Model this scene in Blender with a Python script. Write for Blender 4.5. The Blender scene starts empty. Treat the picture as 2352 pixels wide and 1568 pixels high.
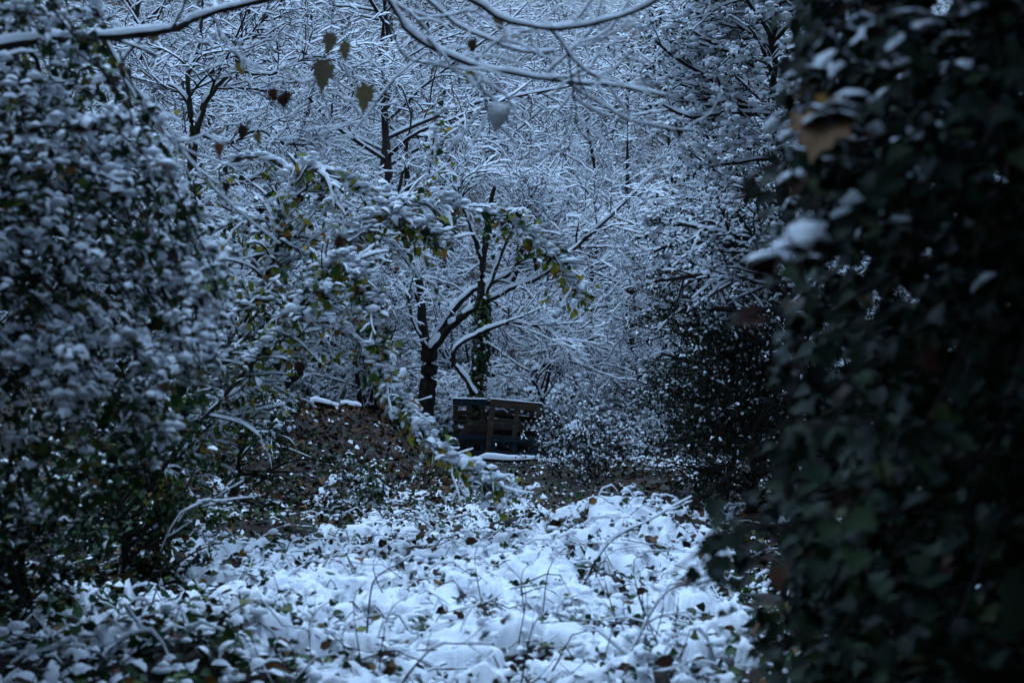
import bpy, math, random
import numpy as np
from mathutils import Matrix, Vector

# ---------------------------------------------------------------- camera, sky, sun, exposure
SC = bpy.context.scene
COL = SC.collection
CAM_H, PITCH, FPX = 1.6, math.radians(0.80), 3267.0          # eye height, slight upward tilt, focal length in 2352-px units
cam_d = bpy.data.cameras.new('camera')
cam = bpy.data.objects.new('camera', cam_d); COL.objects.link(cam)
cam.location = (0, 0, CAM_H); cam.rotation_euler = (math.pi / 2 + PITCH, 0, 0)
cam_d.lens = 50.0; cam_d.sensor_width = 36.0; cam_d.clip_end = 600
cam_d.dof.use_dof = True; cam_d.dof.focus_distance = 19.0; cam_d.dof.aperture_fstop = 2.7
cam_d.dof.aperture_blades = 9
SC.camera = cam

SUN_EL, SUN_AZ = math.radians(76), math.radians(-20)          # azimuth measured from +Y (ahead of the camera) towards +X
world = bpy.data.worlds.new('World'); SC.world = world; world.use_nodes = True
wn = world.node_tree.nodes; wl = world.node_tree.links
sky = wn.new('ShaderNodeTexSky'); sky.sky_type = 'NISHITA'; sky.sun_disc = False
sky.sun_elevation = SUN_EL; sky.sun_rotation = SUN_AZ
sky.air_density = 1.2; sky.dust_density = 0.6; sky.ozone_density = 3.0
wn['Background'].inputs['Strength'].default_value = 0.032
wl.new(sky.outputs[0], wn['Background'].inputs['Color'])
sun_d = bpy.data.lights.new('sun', 'SUN'); sun_d.energy = 1.8; sun_d.angle = math.radians(95); sun_d.color = (0.46, 0.69, 1.0)
sun = bpy.data.objects.new('sun', sun_d); COL.objects.link(sun); sun.location = (0, 0, 30)
sdir = Vector((math.sin(SUN_AZ) * math.cos(SUN_EL), math.cos(SUN_AZ) * math.cos(SUN_EL), math.sin(SUN_EL)))
sun.rotation_euler = sdir.to_track_quat('Z', 'Y').to_euler()
SC.view_settings.view_transform = 'Standard'; SC.view_settings.look = 'None'
SC.view_settings.exposure = 1.38; SC.view_settings.gamma = 1.0; SC.view_settings.use_curve_mapping = False
SC.render.engine = 'CYCLES'
SC.cycles.max_bounces = 4; SC.cycles.diffuse_bounces = 2; SC.cycles.glossy_bounces = 2
SC.cycles.transmission_bounces = 2; SC.cycles.transparent_max_bounces = 4
SC.cycles.caustics_reflective = False; SC.cycles.caustics_refractive = False
SC.cycles.use_denoising = True

rng = np.random.default_rng(11)
CT, ST = math.cos(PITCH), math.sin(PITCH)

def at(u, v, d):
    """pixel of the 2352x1568 view at depth d (metres in front of the camera) -> world point"""
    x = (u - 1176.0) / FPX * d; yv = (784.0 - v) / FPX * d
    return np.array([x, d * CT - yv * ST, CAM_H + d * ST + yv * CT])

def path(pts, d):
    return np.array([at(p[0], p[1], p[2] if len(p) > 2 else d) for p in pts])

def proj(p):
    q = p - np.array([0, 0, CAM_H])
    d = q[:, 1] * CT + q[:, 2] * ST
    yv = -q[:, 1] * ST + q[:, 2] * CT
    d = np.maximum(d, 0.05)
    return 1176 + q[:, 0] / d * FPX, 784 - yv / d * FPX, d

# ---------------------------------------------------------------- materials
def mat_new(name):
    m = bpy.data.materials.new(name); m.use_nodes = True
    return m, m.node_tree.nodes, m.node_tree.links, m.node_tree.nodes['Principled BSDF']

def ramp(nodes, stops):
    r = nodes.new('ShaderNodeValToRGB')
    e = r.color_ramp.elements
    while len(e) < len(stops): e.new(0.5)
    for i, (p, c) in enumerate(stops): e[i].position = p; e[i].color = (*c, 1)
    return r

def snow_mat():
    m, n, l, b = mat_new('snow')
    g = n.new('ShaderNodeNewGeometry')
    t = n.new('ShaderNodeTexNoise'); t.inputs['Scale'].default_value = 9; t.inputs['Detail'].default_value = 4
    l.new(g.outputs['Position'], t.inputs['Vector'])
    r = ramp(n, [(0.3, (0.78, 0.83, 0.90)), (0.7, (0.86, 0.89, 0.93))])
    l.new(t.outputs[0], r.inputs[0]); l.new(r.outputs[0], b.inputs['Base Color'])
    b.inputs['Roughness'].default_value = 0.75; b.inputs['Specular IOR Level'].default_value = 0.2
    t2 = n.new('ShaderNodeTexNoise'); t2.inputs['Scale'].default_value = 60; t2.inputs['Detail'].default_value = 3
    l.new(g.outputs['Position'], t2.inputs['Vector'])
    bp = n.new('ShaderNodeBump'); bp.inputs['Strength'].default_value = 0.5; bp.inputs['Distance'].default_value = 0.012
    l.new(t2.outputs[0], bp.inputs['Height']); l.new(bp.outputs[0], b.inputs['Normal'])
    return m

def leaf_mat(name, stops, rough=0.5, spec=0.22, thin=0):
    m, n, l, b = mat_new(name)
    g = n.new('ShaderNodeNewGeometry'); oi = n.new('ShaderNodeObjectInfo')
    a = n.new('ShaderNodeMath'); a.operation = 'ADD'
    l.new(g.outputs['Random Per Island'], a.inputs[0]); l.new(oi.outputs['Random'], a.inputs[1])
    f = n.new('ShaderNodeMath'); f.operation = 'FRACT'; l.new(a.outputs[0], f.inputs[0])
    r = ramp(n, stops); l.new(f.outputs[0], r.inputs[0])
    t = n.new('ShaderNodeTexNoise'); t.inputs['Scale'].default_value = 40; l.new(g.outputs['Position'], t.inputs['Vector'])
    mx = n.new('ShaderNodeMixRGB'); mx.blend_type = 'MULTIPLY'; mx.inputs[0].default_value = 0.5
    r2 = ramp(n, [(0.3, (0.55, 0.55, 0.5)), (0.7, (1.2, 1.15, 1.1))]); l.new(t.outputs[0], r2.inputs[0])
    l.new(r.outputs[0], mx.inputs[1]); l.new(r2.outputs[0], mx.inputs[2])
    l.new(mx.outputs[0], b.inputs['Base Color'])
    b.inputs['Roughness'].default_value = rough; b.inputs['Specular IOR Level'].default_value = spec
    if thin:                                                     # light passes through thin autumn leaves
        tr_ = n.new('ShaderNodeBsdfTranslucent'); l.new(mx.outputs[0], tr_.inputs['Color'])
        ms = n.new('ShaderNodeMixShader'); ms.inputs[0].default_value = thin
        l.new(b.outputs[0], ms.inputs[1]); l.new(tr_.outputs[0], ms.inputs[2]); l.new(ms.outputs[0], n['Material Output'].inputs['Surface'])
    return m

def noise_mat(name, stops, scale=12, rough=0.85, stretch=(1, 1, 1), bump=0.4, dist=0.02):
    m, n, l, b = mat_new(name)
    tc = n.new('ShaderNodeTexCoord'); mp = n.new('ShaderNodeMapping'); mp.inputs['Scale'].default_value = stretch
    l.new(tc.outputs['Object'], mp.inputs[0])
    t = n.new('ShaderNodeTexNoise'); t.inputs['Scale'].default_value = scale; t.inputs['Detail'].default_value = 6
    l.new(mp.outputs[0], t.inputs['Vector'])
    r = ramp(n, stops); l.new(t.outputs[0], r.inputs[0]); l.new(r.outputs[0], b.inputs['Base Color'])
    bp = n.new('ShaderNodeBump'); bp.inputs['Strength'].default_value = bump; bp.inputs['Distance'].default_value = dist
    l.new(t.outputs[0], bp.inputs['Height']); l.new(bp.outputs[0], b.inputs['Normal'])
    b.inputs['Roughness'].default_value = rough; b.inputs['Specular IOR Level'].default_value = 0.25
    return m

def ground_mat():
    m, n, l, b = mat_new('woodland_floor')
    g = n.new('ShaderNodeNewGeometry')
    t = n.new('ShaderNodeTexNoise'); t.inputs['Scale'].default_value = 26; t.inputs['Detail'].default_value = 8; t.inputs['Roughness'].default_value = 0.7
    l.new(g.outputs['Position'], t.inputs['Vector'])
    r = ramp(n, [(0.36, (0.006, 0.005, 0.004)), (0.5, (0.022, 0.013, 0.008)), (0.58, (0.06, 0.030, 0.014)), (0.64, (0.018, 0.014, 0.008)), (0.75, (0.014, 0.022, 0.008))])
    l.new(t.outputs[0], r.inputs[0])
    t2 = n.new('ShaderNodeTexNoise'); t2.inputs['Scale'].default_value = 5; t2.inputs['Detail'].default_value = 9; t2.inputs['Roughness'].default_value = 0.7
    l.new(g.outputs['Position'], t2.inputs['Vector'])
    r2 = ramp(n, [(0.52, (0, 0, 0)), (0.58, (1, 1, 1))]); l.new(t2.outputs[0], r2.inputs[0])
    vc = n.new('ShaderNodeAttribute'); vc.attribute_name = 'snow_patch'
    mu = n.new('ShaderNodeMath'); mu.operation = 'MULTIPLY'; l.new(r2.outputs[0], mu.inputs[0]); l.new(vc.outputs['Fac'], mu.inputs[1])
    mx = n.new('ShaderNodeMixRGB'); l.new(mu.outputs[0], mx.inputs[0]); l.new(r.outputs[0], mx.inputs[1]); mx.inputs[2].default_value = (0.8, 0.84, 0.9, 1)
    l.new(mx.outputs[0], b.inputs['Base Color'])
    bp = n.new('ShaderNodeBump'); bp.inputs['Strength'].default_value = 0.8; bp.inputs['Distance'].default_value = 0.05
    l.new(t.outputs[0], bp.inputs['Height']); l.new(bp.outputs[0], b.inputs['Normal'])
    b.inputs['Roughness'].default_value = 0.9
    return m

M = dict(
    snow=snow_mat(),
    bark=noise_mat('dark_bark', [(0.3, (0.010, 0.008, 0.007)), (0.7, (0.045, 0.034, 0.026))], 16, stretch=(1, 1, 0.25)),
    twig=noise_mat('twig_bark', [(0.3, (0.010, 0.008, 0.007)), (0.7, (0.034, 0.022, 0.016))], 30),
    greentwig=noise_mat('lichened_bark', [(0.3, (0.02, 0.016, 0.010)), (0.7, (0.06, 0.055, 0.028))], 14),
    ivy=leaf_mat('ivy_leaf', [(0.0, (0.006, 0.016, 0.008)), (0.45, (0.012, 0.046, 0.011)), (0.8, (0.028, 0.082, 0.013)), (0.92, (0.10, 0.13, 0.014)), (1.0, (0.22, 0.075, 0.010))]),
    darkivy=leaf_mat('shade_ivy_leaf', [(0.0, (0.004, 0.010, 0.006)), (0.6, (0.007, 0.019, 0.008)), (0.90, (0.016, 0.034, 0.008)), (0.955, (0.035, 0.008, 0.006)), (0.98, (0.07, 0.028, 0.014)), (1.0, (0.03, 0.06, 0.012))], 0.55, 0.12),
    hazel=leaf_mat('yellowing_leaf', [(0.0, (0.06, 0.12, 0.02)), (0.3, (0.17, 0.22, 0.03)), (0.7, (0.34, 0.31, 0.04)), (0.87, (0.42, 0.27, 0.03)), (1.0, (0.32, 0.10, 0.02))], thin=.45),
    brown=leaf_mat('dead_leaf', [(0.0, (0.025, 0.014, 0.010)), (0.5, (0.06, 0.028, 0.014)), (0.8, (0.11, 0.045, 0.018)), (1.0, (0.19, 0.09, 0.03))], 0.7, 0.2),
    syc=leaf_mat('sycamore_leaf', [(0.0, (0.11, 0.09, 0.06)), (0.45, (0.16, 0.13, 0.06)), (0.75, (0.2, 0.15, 0.04)), (1.0, (0.18, 0.09, 0.04))], 0.65, 0.25, .4),
    tan=leaf_mat('tan_leaf', [(0.0, (0.24, 0.13, 0.07)), (1.0, (0.28, 0.16, 0.085))], 0.7, 0.2),
    gold=leaf_mat('golden_leaf', [(0.0, (0.28, 0.14, 0.02)), (1.0, (0.32, 0.16, 0.025))], 0.6, 0.3),
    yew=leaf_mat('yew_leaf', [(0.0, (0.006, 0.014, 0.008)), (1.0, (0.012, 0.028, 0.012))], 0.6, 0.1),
    ground=ground_mat(),
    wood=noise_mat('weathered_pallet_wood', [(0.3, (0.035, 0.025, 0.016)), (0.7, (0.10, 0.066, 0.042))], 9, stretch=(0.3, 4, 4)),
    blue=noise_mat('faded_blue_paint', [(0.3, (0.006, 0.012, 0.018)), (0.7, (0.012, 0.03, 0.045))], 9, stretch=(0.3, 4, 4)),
    darkwood=noise_mat('dark_pallet_wood', [(0.3, (0.016, 0.011, 0.008)), (0.7, (0.05, 0.033, 0.023))], 9, stretch=(0.3, 4, 4)),  # darker wood tone for slats, rear boards and the brown pallet's blocks
    compost=noise_mat('compost', [(0.3, (0.008, 0.006, 0.005)), (0.7, (0.03, 0.02, 0.014))], 25),
)

# ---------------------------------------------------------------- mesh helpers
def mesh_np(name, verts, faces, mat, smooth=True):
    """verts (n,3), faces (m,k) with one k"""
    verts = np.ascontiguousarray(verts, np.float32); faces = np.ascontiguousarray(faces, np.int32)
    me = bpy.data.meshes.new(name)
    m, k = faces.shape
    me.vertices.add(len(verts)); me.vertices.foreach_set('co', verts.ravel())
    me.loops.add(m * k); me.loops.foreach_set('vertex_index', faces.ravel())
    me.polygons.add(m); me.polygons.foreach_set('loop_start', np.arange(0, m * k, k, dtype=np.int32))
    me.polygons.foreach_set('use_smooth', np.full(m, smooth, bool))
    me.materials.append(mat)
    me.update(calc_edges=True)
    return me

def link(name, data, parent=None, loc=(0, 0, 0), kind=None):
    o = bpy.data.objects.new(name, data); COL.objects.link(o); o.location = loc
    if parent is not None: o.parent = parent
    if kind: o['kind'] = kind
    return o

def tag(o, label, cat=None, group=None, kind=None):
    o['label'] = label
    if cat: o['category'] = cat
    if group: o['group'] = group
    if kind: o['kind'] = kind
    return o

def thing(name, loc, label, cat, group=None):
    o = bpy.data.objects.new(name, None); COL.objects.link(o); o.location = loc; o.empty_display_size = 0.1
    return tag(o, label, cat, group)

def merge(parts):
    vs, fs, off = [], [], 0
    for v, f in parts:
        if len(v) == 0: continue
        vs.append(v); fs.append(f + off); off += len(v)
    return np.concatenate(vs), np.concatenate(fs)

def norm(a): return a / np.maximum(np.linalg.norm(a, axis=-1, keepdims=True), 1e-9)

def resample(pts, m):
    pts = np.asarray(pts, float)
    # Catmull-Rom through the traced points, m samples
    p = np.vstack([2 * pts[0] - pts[1], pts, 2 * pts[-1] - pts[-2]])
    s = np.concatenate([[0], np.cumsum(np.linalg.norm(np.diff(pts, axis=0), axis=1))]); s /= s[-1]
    t = np.linspace(0, 1, m)
    i = np.clip(np.searchsorted(s, t, side='right') - 1, 0, len(pts) - 2)
    f = ((t - s[i]) / np.maximum(s[i + 1] - s[i], 1e-9))[:, None]
    a, b, c, d = p[i], p[i + 1], p[i + 2], p[i + 3]
    return 0.5 * (2 * b + (c - a) * f + (2 * a - 5 * b + 4 * c - d) * f ** 2 + (3 * b - a - 3 * c + d) * f ** 3)

def frames(P):
    T = norm(np.gradient(P, axis=1))
    Z = np.zeros_like(T); Z[..., 2] = 1
    S = np.cross(T, Z); L = np.linalg.norm(S, axis=-1, keepdims=True)
    alt = np.zeros_like(T); alt[..., 0] = 1
    S = norm(np.where(L < 0.12, np.cross(T, alt) * np.sign(S[..., :1] + 1e-6), S))
    return T, S, norm(np.cross(S, T)), L[..., 0]

def tube(P, R, k=3, rough=0.0):
    """bark: closed k-sided tubes along polylines P (n,m,3) with radii R (n,m)"""
    n, m, _ = P.shape
    T, S, N, _ = frames(P)
    a = np.arange(k) / k * 2 * np.pi - np.pi / 2
    rr = R[:, :, None] * (1 + rough * rng.normal(size=(n, m, k)))
    V = P[:, :, None, :] + S[:, :, None, :] * (np.cos(a)[None, None, :, None] * rr[..., None]) + N[:, :, None, :] * (np.sin(a)[None, None, :, None] * rr[..., None])
    i = (np.arange(n)[:, None, None] * m + np.arange(m - 1)[None, :, None]) * k + np.arange(k)[None, None, :]
    j = i - np.arange(k)[None, None, :] + (np.arange(k)[None, None, :] + 1) % k
    return V.reshape(-1, 3), np.stack([i, j, j + k, i + k], -1).reshape(-1, 4)

def caps(P, R, thick, k=3, lump=0.35, vmin=0.25, cover=1.0):
    """snow lying along the upper side of the branches; little where they are steep"""
    n, m, _ = P.shape
    T, S, N, L = frames(P)
    th = thick if np.ndim(thick) else np.full((n, m), thick)
    hz = np.clip((L - vmin) / 0.4, 0, 1)
    ns = rng.normal(size=(n, m)); ns[:, 1:] = 0.6 * ns[:, 1:] + 0.6 * ns[:, :-1]
    h = th * hz * np.clip(1 + lump * ns, 0.05, 2.0)
    if cover < 1:
        if m < 7: h *= np.where(rng.random((n, m)) < cover, 1, 0.0)
        else:
            g_ = rng.random((n, m)); g_ = (np.roll(g_, 1, 1) + 2 * g_ + np.roll(g_, -1, 1)) / 4
            h *= np.clip((g_ - (1 - cover) * .75) * 6, 0, 1)
    if m >= 7: h[:, 0] *= .3
    h[:, -1] *= 0.6
    w = np.where(h > 0.0015, R * 0.98 + 0.16 * h, R * 0.4)
    top = np.where(h > 0.0015, R + h, R * 0.5)
    a = np.linspace(0.12, np.pi - 0.12, k)
    V = P[:, :, None, :] + S[:, :, None, :] * (np.cos(a)[None, None, :] * w[..., None])[..., None] + N[:, :, None, :] * (np.sin(a)[None, None, :] * top[..., None])[..., None]
    i = (np.arange(n)[:, None, None] * m + np.arange(m - 1)[None, :, None]) * k + np.arange(k - 1)[None, None, :]
    return V.reshape(-1, 3), np.stack([i, i + 1, i + 1 + k, i + k], -1).reshape(-1, 4)

def grow(P, R, count, tr, ln, ang, m, flat=1.0, grav=0.0, wig=0.12, rr=0.55, tip=0.3, rmin=0.0, lvar=0.35, up=0.0, side=None):
    """children polylines sprouting from parents"""
    n, mp, _ = P.shape
    pi = rng.integers(0, n, count)
    t = tr[0] + (tr[1] - tr[0]) * rng.random(count)
    f = t * (mp - 1); i = np.minimum(f.astype(int), mp - 2); f = (f - i)[:, None]
    p0 = P[pi, i] * (1 - f) + P[pi, i + 1] * f
    r0 = R[pi, i] * (1 - f[:, 0]) + R[pi, i + 1] * f[:, 0]
    T = norm(P[pi, i + 1] - P[pi, i])
    q = rng.normal(size=(count, 3)); q -= (q * T).sum(1, keepdims=True) * T; q = norm(q)
    if side is not None: q = norm(q + np.array(side))
    an = ang * (0.6 + 0.8 * rng.random(count))[:, None]
    d = T * np.cos(an) + q * np.sin(an)
    d[:, 2] = d[:, 2] * flat + up; d = norm(d)
    L = ln * np.clip(1 + lvar * rng.normal(size=count), 0.35, 2) * (1.15 - 0.5 * t)
    out = np.empty((count, m, 3)); out[:, 0] = p0
    st = (L / (m - 1))[:, None]
    bend = rng.normal(size=(count, 3)) * wig * 0.6
    for s in range(1, m):
        d = d + rng.normal(size=(count, 3)) * wig + bend; d[:, 2] += grav; d = norm(d)
        out[:, s] = out[:, s - 1] + d * st
    rad = np.maximum(np.minimum(r0 * rr, 0.03 * L + 0.002), rmin)[:, None] * np.linspace(1, tip, m)[None, :]
    return out, rad

def inst(tv, tf, F, pos, sc):
    """stamp a template at frames F (n,3,3 columns) pos (n,3) scale (n,) or (n,3)"""
    n = len(pos)
    if n == 0: return np.zeros((0, 3)), np.zeros((0, tf.shape[1]), int)
    sc = sc if np.ndim(sc) == 2 else np.repeat(np.asarray(sc)[:, None], 3, 1)
    V = np.einsum('nij,nkj->nki', F, tv[None] * sc[:, None, :]) + pos[:, None, :]
    return V.reshape(-1, 3), (tf[None] + (np.arange(n) * len(tv))[:, None, None]).reshape(-1, tf.shape[1])

# --- leaf outlines (length along +x from the stalk, width y, normal z), unit length
def leaf_template(outline, fold=0.25, curl=0.25):
    o = np.array(outline, float)
    up = np.array([(x, y) for x, y in o]); lo = np.array([(x, -y) for x, y in o[::-1] if abs(y) > 1e-6])
    ring = np.vstack([up, lo]); n = len(ring)
    z = lambda x, y: fold * np.abs(y) - curl * x ** 2
    V = np.zeros((n + 1, 3)); V[:n, :2] = ring; V[:n, 2] = z(ring[:, 0], ring[:, 1])
    cx = 0.42; V[n] = (cx, 0, z(cx, 0) - 0.02)
    F = np.array([[i, (i + 1) % n, n] for i in range(n)])
    return V, F

def cap_template(outline, h=0.3, curl=0.25, grow_=1.08):
    V, F = leaf_template(outline, 0.1, curl)
    n = len(V) - 1
    c = V[n].copy(); rim = c + (V[:n] - c) * grow_; rim[:, 2] = V[:n, 2] - 0.02
    mid = c + (V[:n] - c) * 0.62; mid[:, 2] = -curl * mid[:, 0] ** 2 + h * 0.82
    top = c.copy(); top[2] = -curl * c[0] ** 2 + h
    W = np.vstack([rim, mid, [top]])
    T = []
    for i in range(n):
        j = (i + 1) % n
        T += [[i, j, n + j], [i, n + j, n + i], [n + i, n + j, 2 * n]]
    return W, np.array(T)

IVY = [(0, 0.0), (-0.06, 0.22), (0.10, 0.46), (0.34, 0.36), (0.52, 0.40), (0.68, 0.20), (1.0, 0.0)]
OVAL = [(0, 0.0), (0.12, 0.24), (0.42, 0.36), (0.75, 0.24), (1.0, 0.0)]
SMALL = [(0, 0.0), (0.3, 0.22), (0.7, 0.18), (1.0, 0.0)]
SYC = [(0, 0.0), (-0.08, 0.18), (-0.12, 0.42), (0.10, 0.36), (0.16, 0.66), (0.36, 0.50), (0.56, 0.62), (0.56, 0.34), (0.78, 0.30), (0.80, 0.14), (1.05, 0.0)]
TL = {k: leaf_template(o, f, c) for k, o, f, c in (('ivy', IVY, .22, .25), ('oval', OVAL, .25, .3), ('small', SMALL, .3, .25), ('syc', SYC, .18, .35))}
TC = {k: cap_template(o, h, c) for k, o, h, c in (('ivy', IVY, .30, .2), ('oval', OVAL, .34, .28), ('small', SMALL, .42, .2), ('syc', [SYC[i] for i in (0, 2, 4, 6, 8, 10)], .16, .3))}

def dome_template(outline, h, curl):
    V, F = leaf_template(outline, 0.05, curl); V = V.copy(); n = len(V) - 1
    c = V[n].copy(); V[:n] = c + (V[:n] - c) * 1.05; V[n, 2] = -curl * c[0] ** 2 + h
    return V, F
IVY_LO = [(0, 0.0), (0.08, 0.44), (0.52, 0.38), (1.0, 0.0)]
OVAL_LO = [(0, 0.0), (0.25, 0.32), (0.7, 0.28), (1.0, 0.0)]
TL_LO = {'ivy': leaf_template(IVY_LO, .22, .25), 'oval': leaf_template(OVAL_LO, .25, .3), 'small': leaf_template([(0, 0), (.45, .24), (1, 0)], .3, .25)}
TC_MID = cap_template(IVY_LO, .30, .2)
TC_LO = {'ivy': dome_template(IVY_LO, .34, .2), 'oval': dome_template(OVAL_LO, .38, .28), 'small': dome_template(SMALL, .5, .2)}

def lump_template(seed, sub=1):
    import bmesh
    bm = bmesh.new(); bmesh.ops.create_icosphere(bm, subdivisions=sub + 1, radius=1.0)
    r = np.random.default_rng(seed)
    v = np.array([x.co[:] for x in bm.verts]); f = np.array([[q.index for q in p.verts] for p in bm.faces]); bm.free()
    for _ in range(5):
        d = norm(r.normal(size=3)); v *= (1 + 0.22 * r.normal() * np.clip(norm(v) @ d, 0, 1) ** 2)[:, None]
    v[:, 2] *= np.where(v[:, 2] < 0, 0.35, 0.8)
    return v, f
LUMPS = [lump_template(s, 0) for s in range(4)]
BIGLUMPS = [lump_template(s + 20, 1) for s in range(3)]

def leaf_frames(n, out=None, tilt=0.5, droop=0.25, outw=0.6):
    nr = np.tile([0, 0, 1.0], (n, 1)) + rng.normal(size=(n, 3)) * tilt
    x = rng.normal(size=(n, 3)); x[:, 2] = 0; x = norm(x)
    if out is not None: nr = nr + out * outw * 0.8; x = x + out * outw
    nr = norm(nr); nr[:, 2] = np.where(rng.random(n) < 0.85, np.abs(nr[:, 2]), nr[:, 2])
    x[:, 2] -= droop; x = norm(x - (x * nr).sum(1, keepdims=True) * nr)
    return np.stack([x, np.cross(nr, x), nr], -1)

def put_leaves(root, base, pos, F, size, kind, mat, snowp, n_single=0, capscale=1.0, cap_h=1.0, nz=0.35, snow_parts=None, single_name='leaf', near=False):
    """the leaves that show largest as objects of their own, the rest joined; snow on those that face up"""
    tv, tf = TL[kind]; cv, cf = TC[kind]
    n = len(pos)
    sp = snowp if np.ndim(snowp) else np.full(n, snowp)
    has = (F[:, 2, 2] > nz) & (rng.random(n) < sp)
    single = np.zeros(n, bool)
    if n_single:
        u, v, d = proj(pos)
        vis = (u > -40) & (u < 2390) & (v > -40) & (v < 1610)
        score = np.where(vis, size / d * (1.0 / (d - d.min() + 0.6)), 0)
        idx = np.argsort(-score)[:n_single]; idx = idx[score[idx] > 0]; single[idx] = True
        lm = mesh_np('leaf', tv, tf, M[mat]); cm = mesh_np('leaf_snow', cv, cf, M['snow'])
        for i in np.nonzero(single)[0]:
            o = link(single_name, lm, root)
            Mx = Matrix.Identity(4)
            for a in range(3):
                for b in range(3): Mx[a][b] = F[i, a, b] * size[i]
                Mx[a][3] = pos[i, a] - base[a]
            o.matrix_local = Mx
            if has[i]:
                c = link('snow', cm, o); c.scale = (capscale, capscale, cap_h)
    if not near: (tv, tf), (cv, cf) = TL_LO[kind], TC_LO[kind]
    elif near == 'mid': (tv, tf), (cv, cf) = TL_LO[kind], TC_MID
    r = ~single
    if r.any():
        V, Fc = inst(tv, tf, F[r], pos[r] - base, size[r])
        link('foliage', mesh_np('foliage', V, Fc, M[mat]), root, kind='stuff')
    h = has & r
    parts = [inst(cv, cf, F[h], pos[h] - base, np.stack([size[h] * capscale] * 2 + [size[h] * cap_h * (0.6 + 0.8 * rng.random(h.sum()))], -1))]
    if snow_parts: parts += snow_parts
    V, Fc = merge(parts) if (h.any() or snow_parts) else (None, None)
    if V is not None: link('snow', mesh_np('snow', V, Fc, M['snow']), root, kind='stuff')

def lumps(pos, r, flat=0.75, big=False):
    src = BIGLUMPS if big else LUMPS
    k = rng.integers(0, len(src), len(pos)); out = []
    a = rng.random(len(pos)) * 6.283
    for q in range(len(src)):
        s = k == q
        if not s.any(): continue
        n = s.sum(); c, sn = np.cos(a[s]), np.sin(a[s])
        F = np.zeros((n, 3, 3)); F[:, 0, 0] = c; F[:, 1, 0] = sn; F[:, 0, 1] = -sn; F[:, 1, 1] = c; F[:, 2, 2] = 1
        sc = np.stack([r[s] * (0.8 + 0.6 * rng.random(n)), r[s] * (0.7 + 0.4 * rng.random(n)), r[s] * flat], -1)
        out.append(inst(src[q][0], src[q][1], F, pos[s], sc))
    return merge(out) if out else (np.zeros((0, 3)), np.zeros((0, 3), int))

def clump(p, f=6.0, lo=.49, hi=.56):
    """0..1: where falling snow has gathered into pads"""
    return sstep(lo, hi, .5 * vnoise(p[:, 0] * f + p[:, 1] * f * .7 + 50, p[:, 2] * f + 90) + .5 * vnoise(p[:, 1] * f * .8 - p[:, 0] * f * .6 + 130, p[:, 2] * f * 1.1 + 20))

def quads_to_tris(v, f): return v, np.concatenate([f[:, [0, 1, 2]], f[:, [0, 2, 3]]])

def along(P, count, tr=(0, 1), jit=0.0):
    n, m, _ = P.shape
    pi = rng.integers(0, n, count); f = (tr[0] + (tr[1] - tr[0]) * rng.random(count)) * (m - 1)
    i = np.minimum(f.astype(int), m - 2); f = (f - i)[:, None]
    return P[pi, i] * (1 - f) + P[pi, i + 1] * f + rng.normal(size=(count, 3)) * jit, norm(P[pi, i + 1] - P[pi, i])

# --- value noise
_perm = np.random.default_rng(5).random((256, 256))
def vnoise(x, y):
    xi = np.floor(x).astype(int); yi = np.floor(y).astype(int); fx = x - xi; fy = y - yi
    fx = fx * fx * (3 - 2 * fx); fy = fy * fy * (3 - 2 * fy)
    g = lambda a, b: _perm[a % 256, b % 256]
    return (g(xi, yi) * (1 - fx) + g(xi + 1, yi) * fx) * (1 - fy) + (g(xi, yi + 1) * (1 - fx) + g(xi + 1, yi + 1) * fx) * fy
def fbm(x, y, o=4):
    s, a, w = 0, 1, 0
    for k in range(o): s = s + a * vnoise(x * 2 ** k + 17 * k, y * 2 ** k + 31 * k); w += a; a *= 0.5
    return s / w
_jx = np.random.default_rng(6).random((256, 256, 3))
def worley(x, y, cell):
    x = x / cell; y = y / cell
    xi = np.floor(x).astype(int); yi = np.floor(y).astype(int); best = np.full(np.shape(x), 9.0)
    for a in (-1, 0, 1):
        for b in (-1, 0, 1):
            j = _jx[(xi + a) % 256, (yi + b) % 256]
            best = np.minimum(best, ((xi + a + j[..., 0] - x) ** 2 + (yi + b + j[..., 1] - y) ** 2) / (0.35 + 0.9 * j[..., 2]))
    return np.sqrt(best)
def sstep(a, b, x): t = np.clip((x - a) / (b - a), 0, 1); return t * t * (3 - 2 * t)
def bump(x, y, cx, cy, rx, ry): return np.exp(-((x - cx) / rx) ** 2 - ((y - cy) / ry) ** 2)

def terrain(x, y):
    x = np.asarray(x, float); y = np.asarray(y, float)
    t = 0.08 * np.maximum(y - 27, 0) + 0.36 * np.maximum(y - 37, 0)
    t = np.minimum(t, 24.0)
    t = t + 0.22 * (fbm(x * 0.25, y * 0.25, 3) - 0.5) * sstep(3, 9, y)
    t = t + 0.35 * sstep(-3, -7, x) * sstep(14, 22, y)
    t = t + 0.80 * sstep(-1.1, -2.8, x) * sstep(16.5, 22.5, y)              # leaf-strewn bank left of the clearing
    return t
def undergrowth(x, y):
    """top of the low brambles and ivy that carry the foreground snow"""
    u = 0.20 * sstep(3.8, 5.5, y) * (1 - sstep(12, 17, y))
    u = u + 0.36 * bump(x, y, 0.85, 11.0, 0.9, 0.9) + 0.16 * bump(x, y, 0.35, 9.6, 0.5, 0.8)
    u = u + 0.22 * bump(x, y, -1.7, 6.2, 0.9, 1.2) + 0.12 * bump(x, y, -0.9, 8.5, 0.6, 0.8) + 0.15 * bump(x, y, 1.2, 6.3, 0.6, 0.9)
    u = u + 0.34 * (fbm(x * 1.5 + 9, y * 1.5, 4) - 0.5) * sstep(4, 6, y) * (1 - 0.45 * sstep(13, 18, y))
    return terrain(x, y) + u

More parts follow.
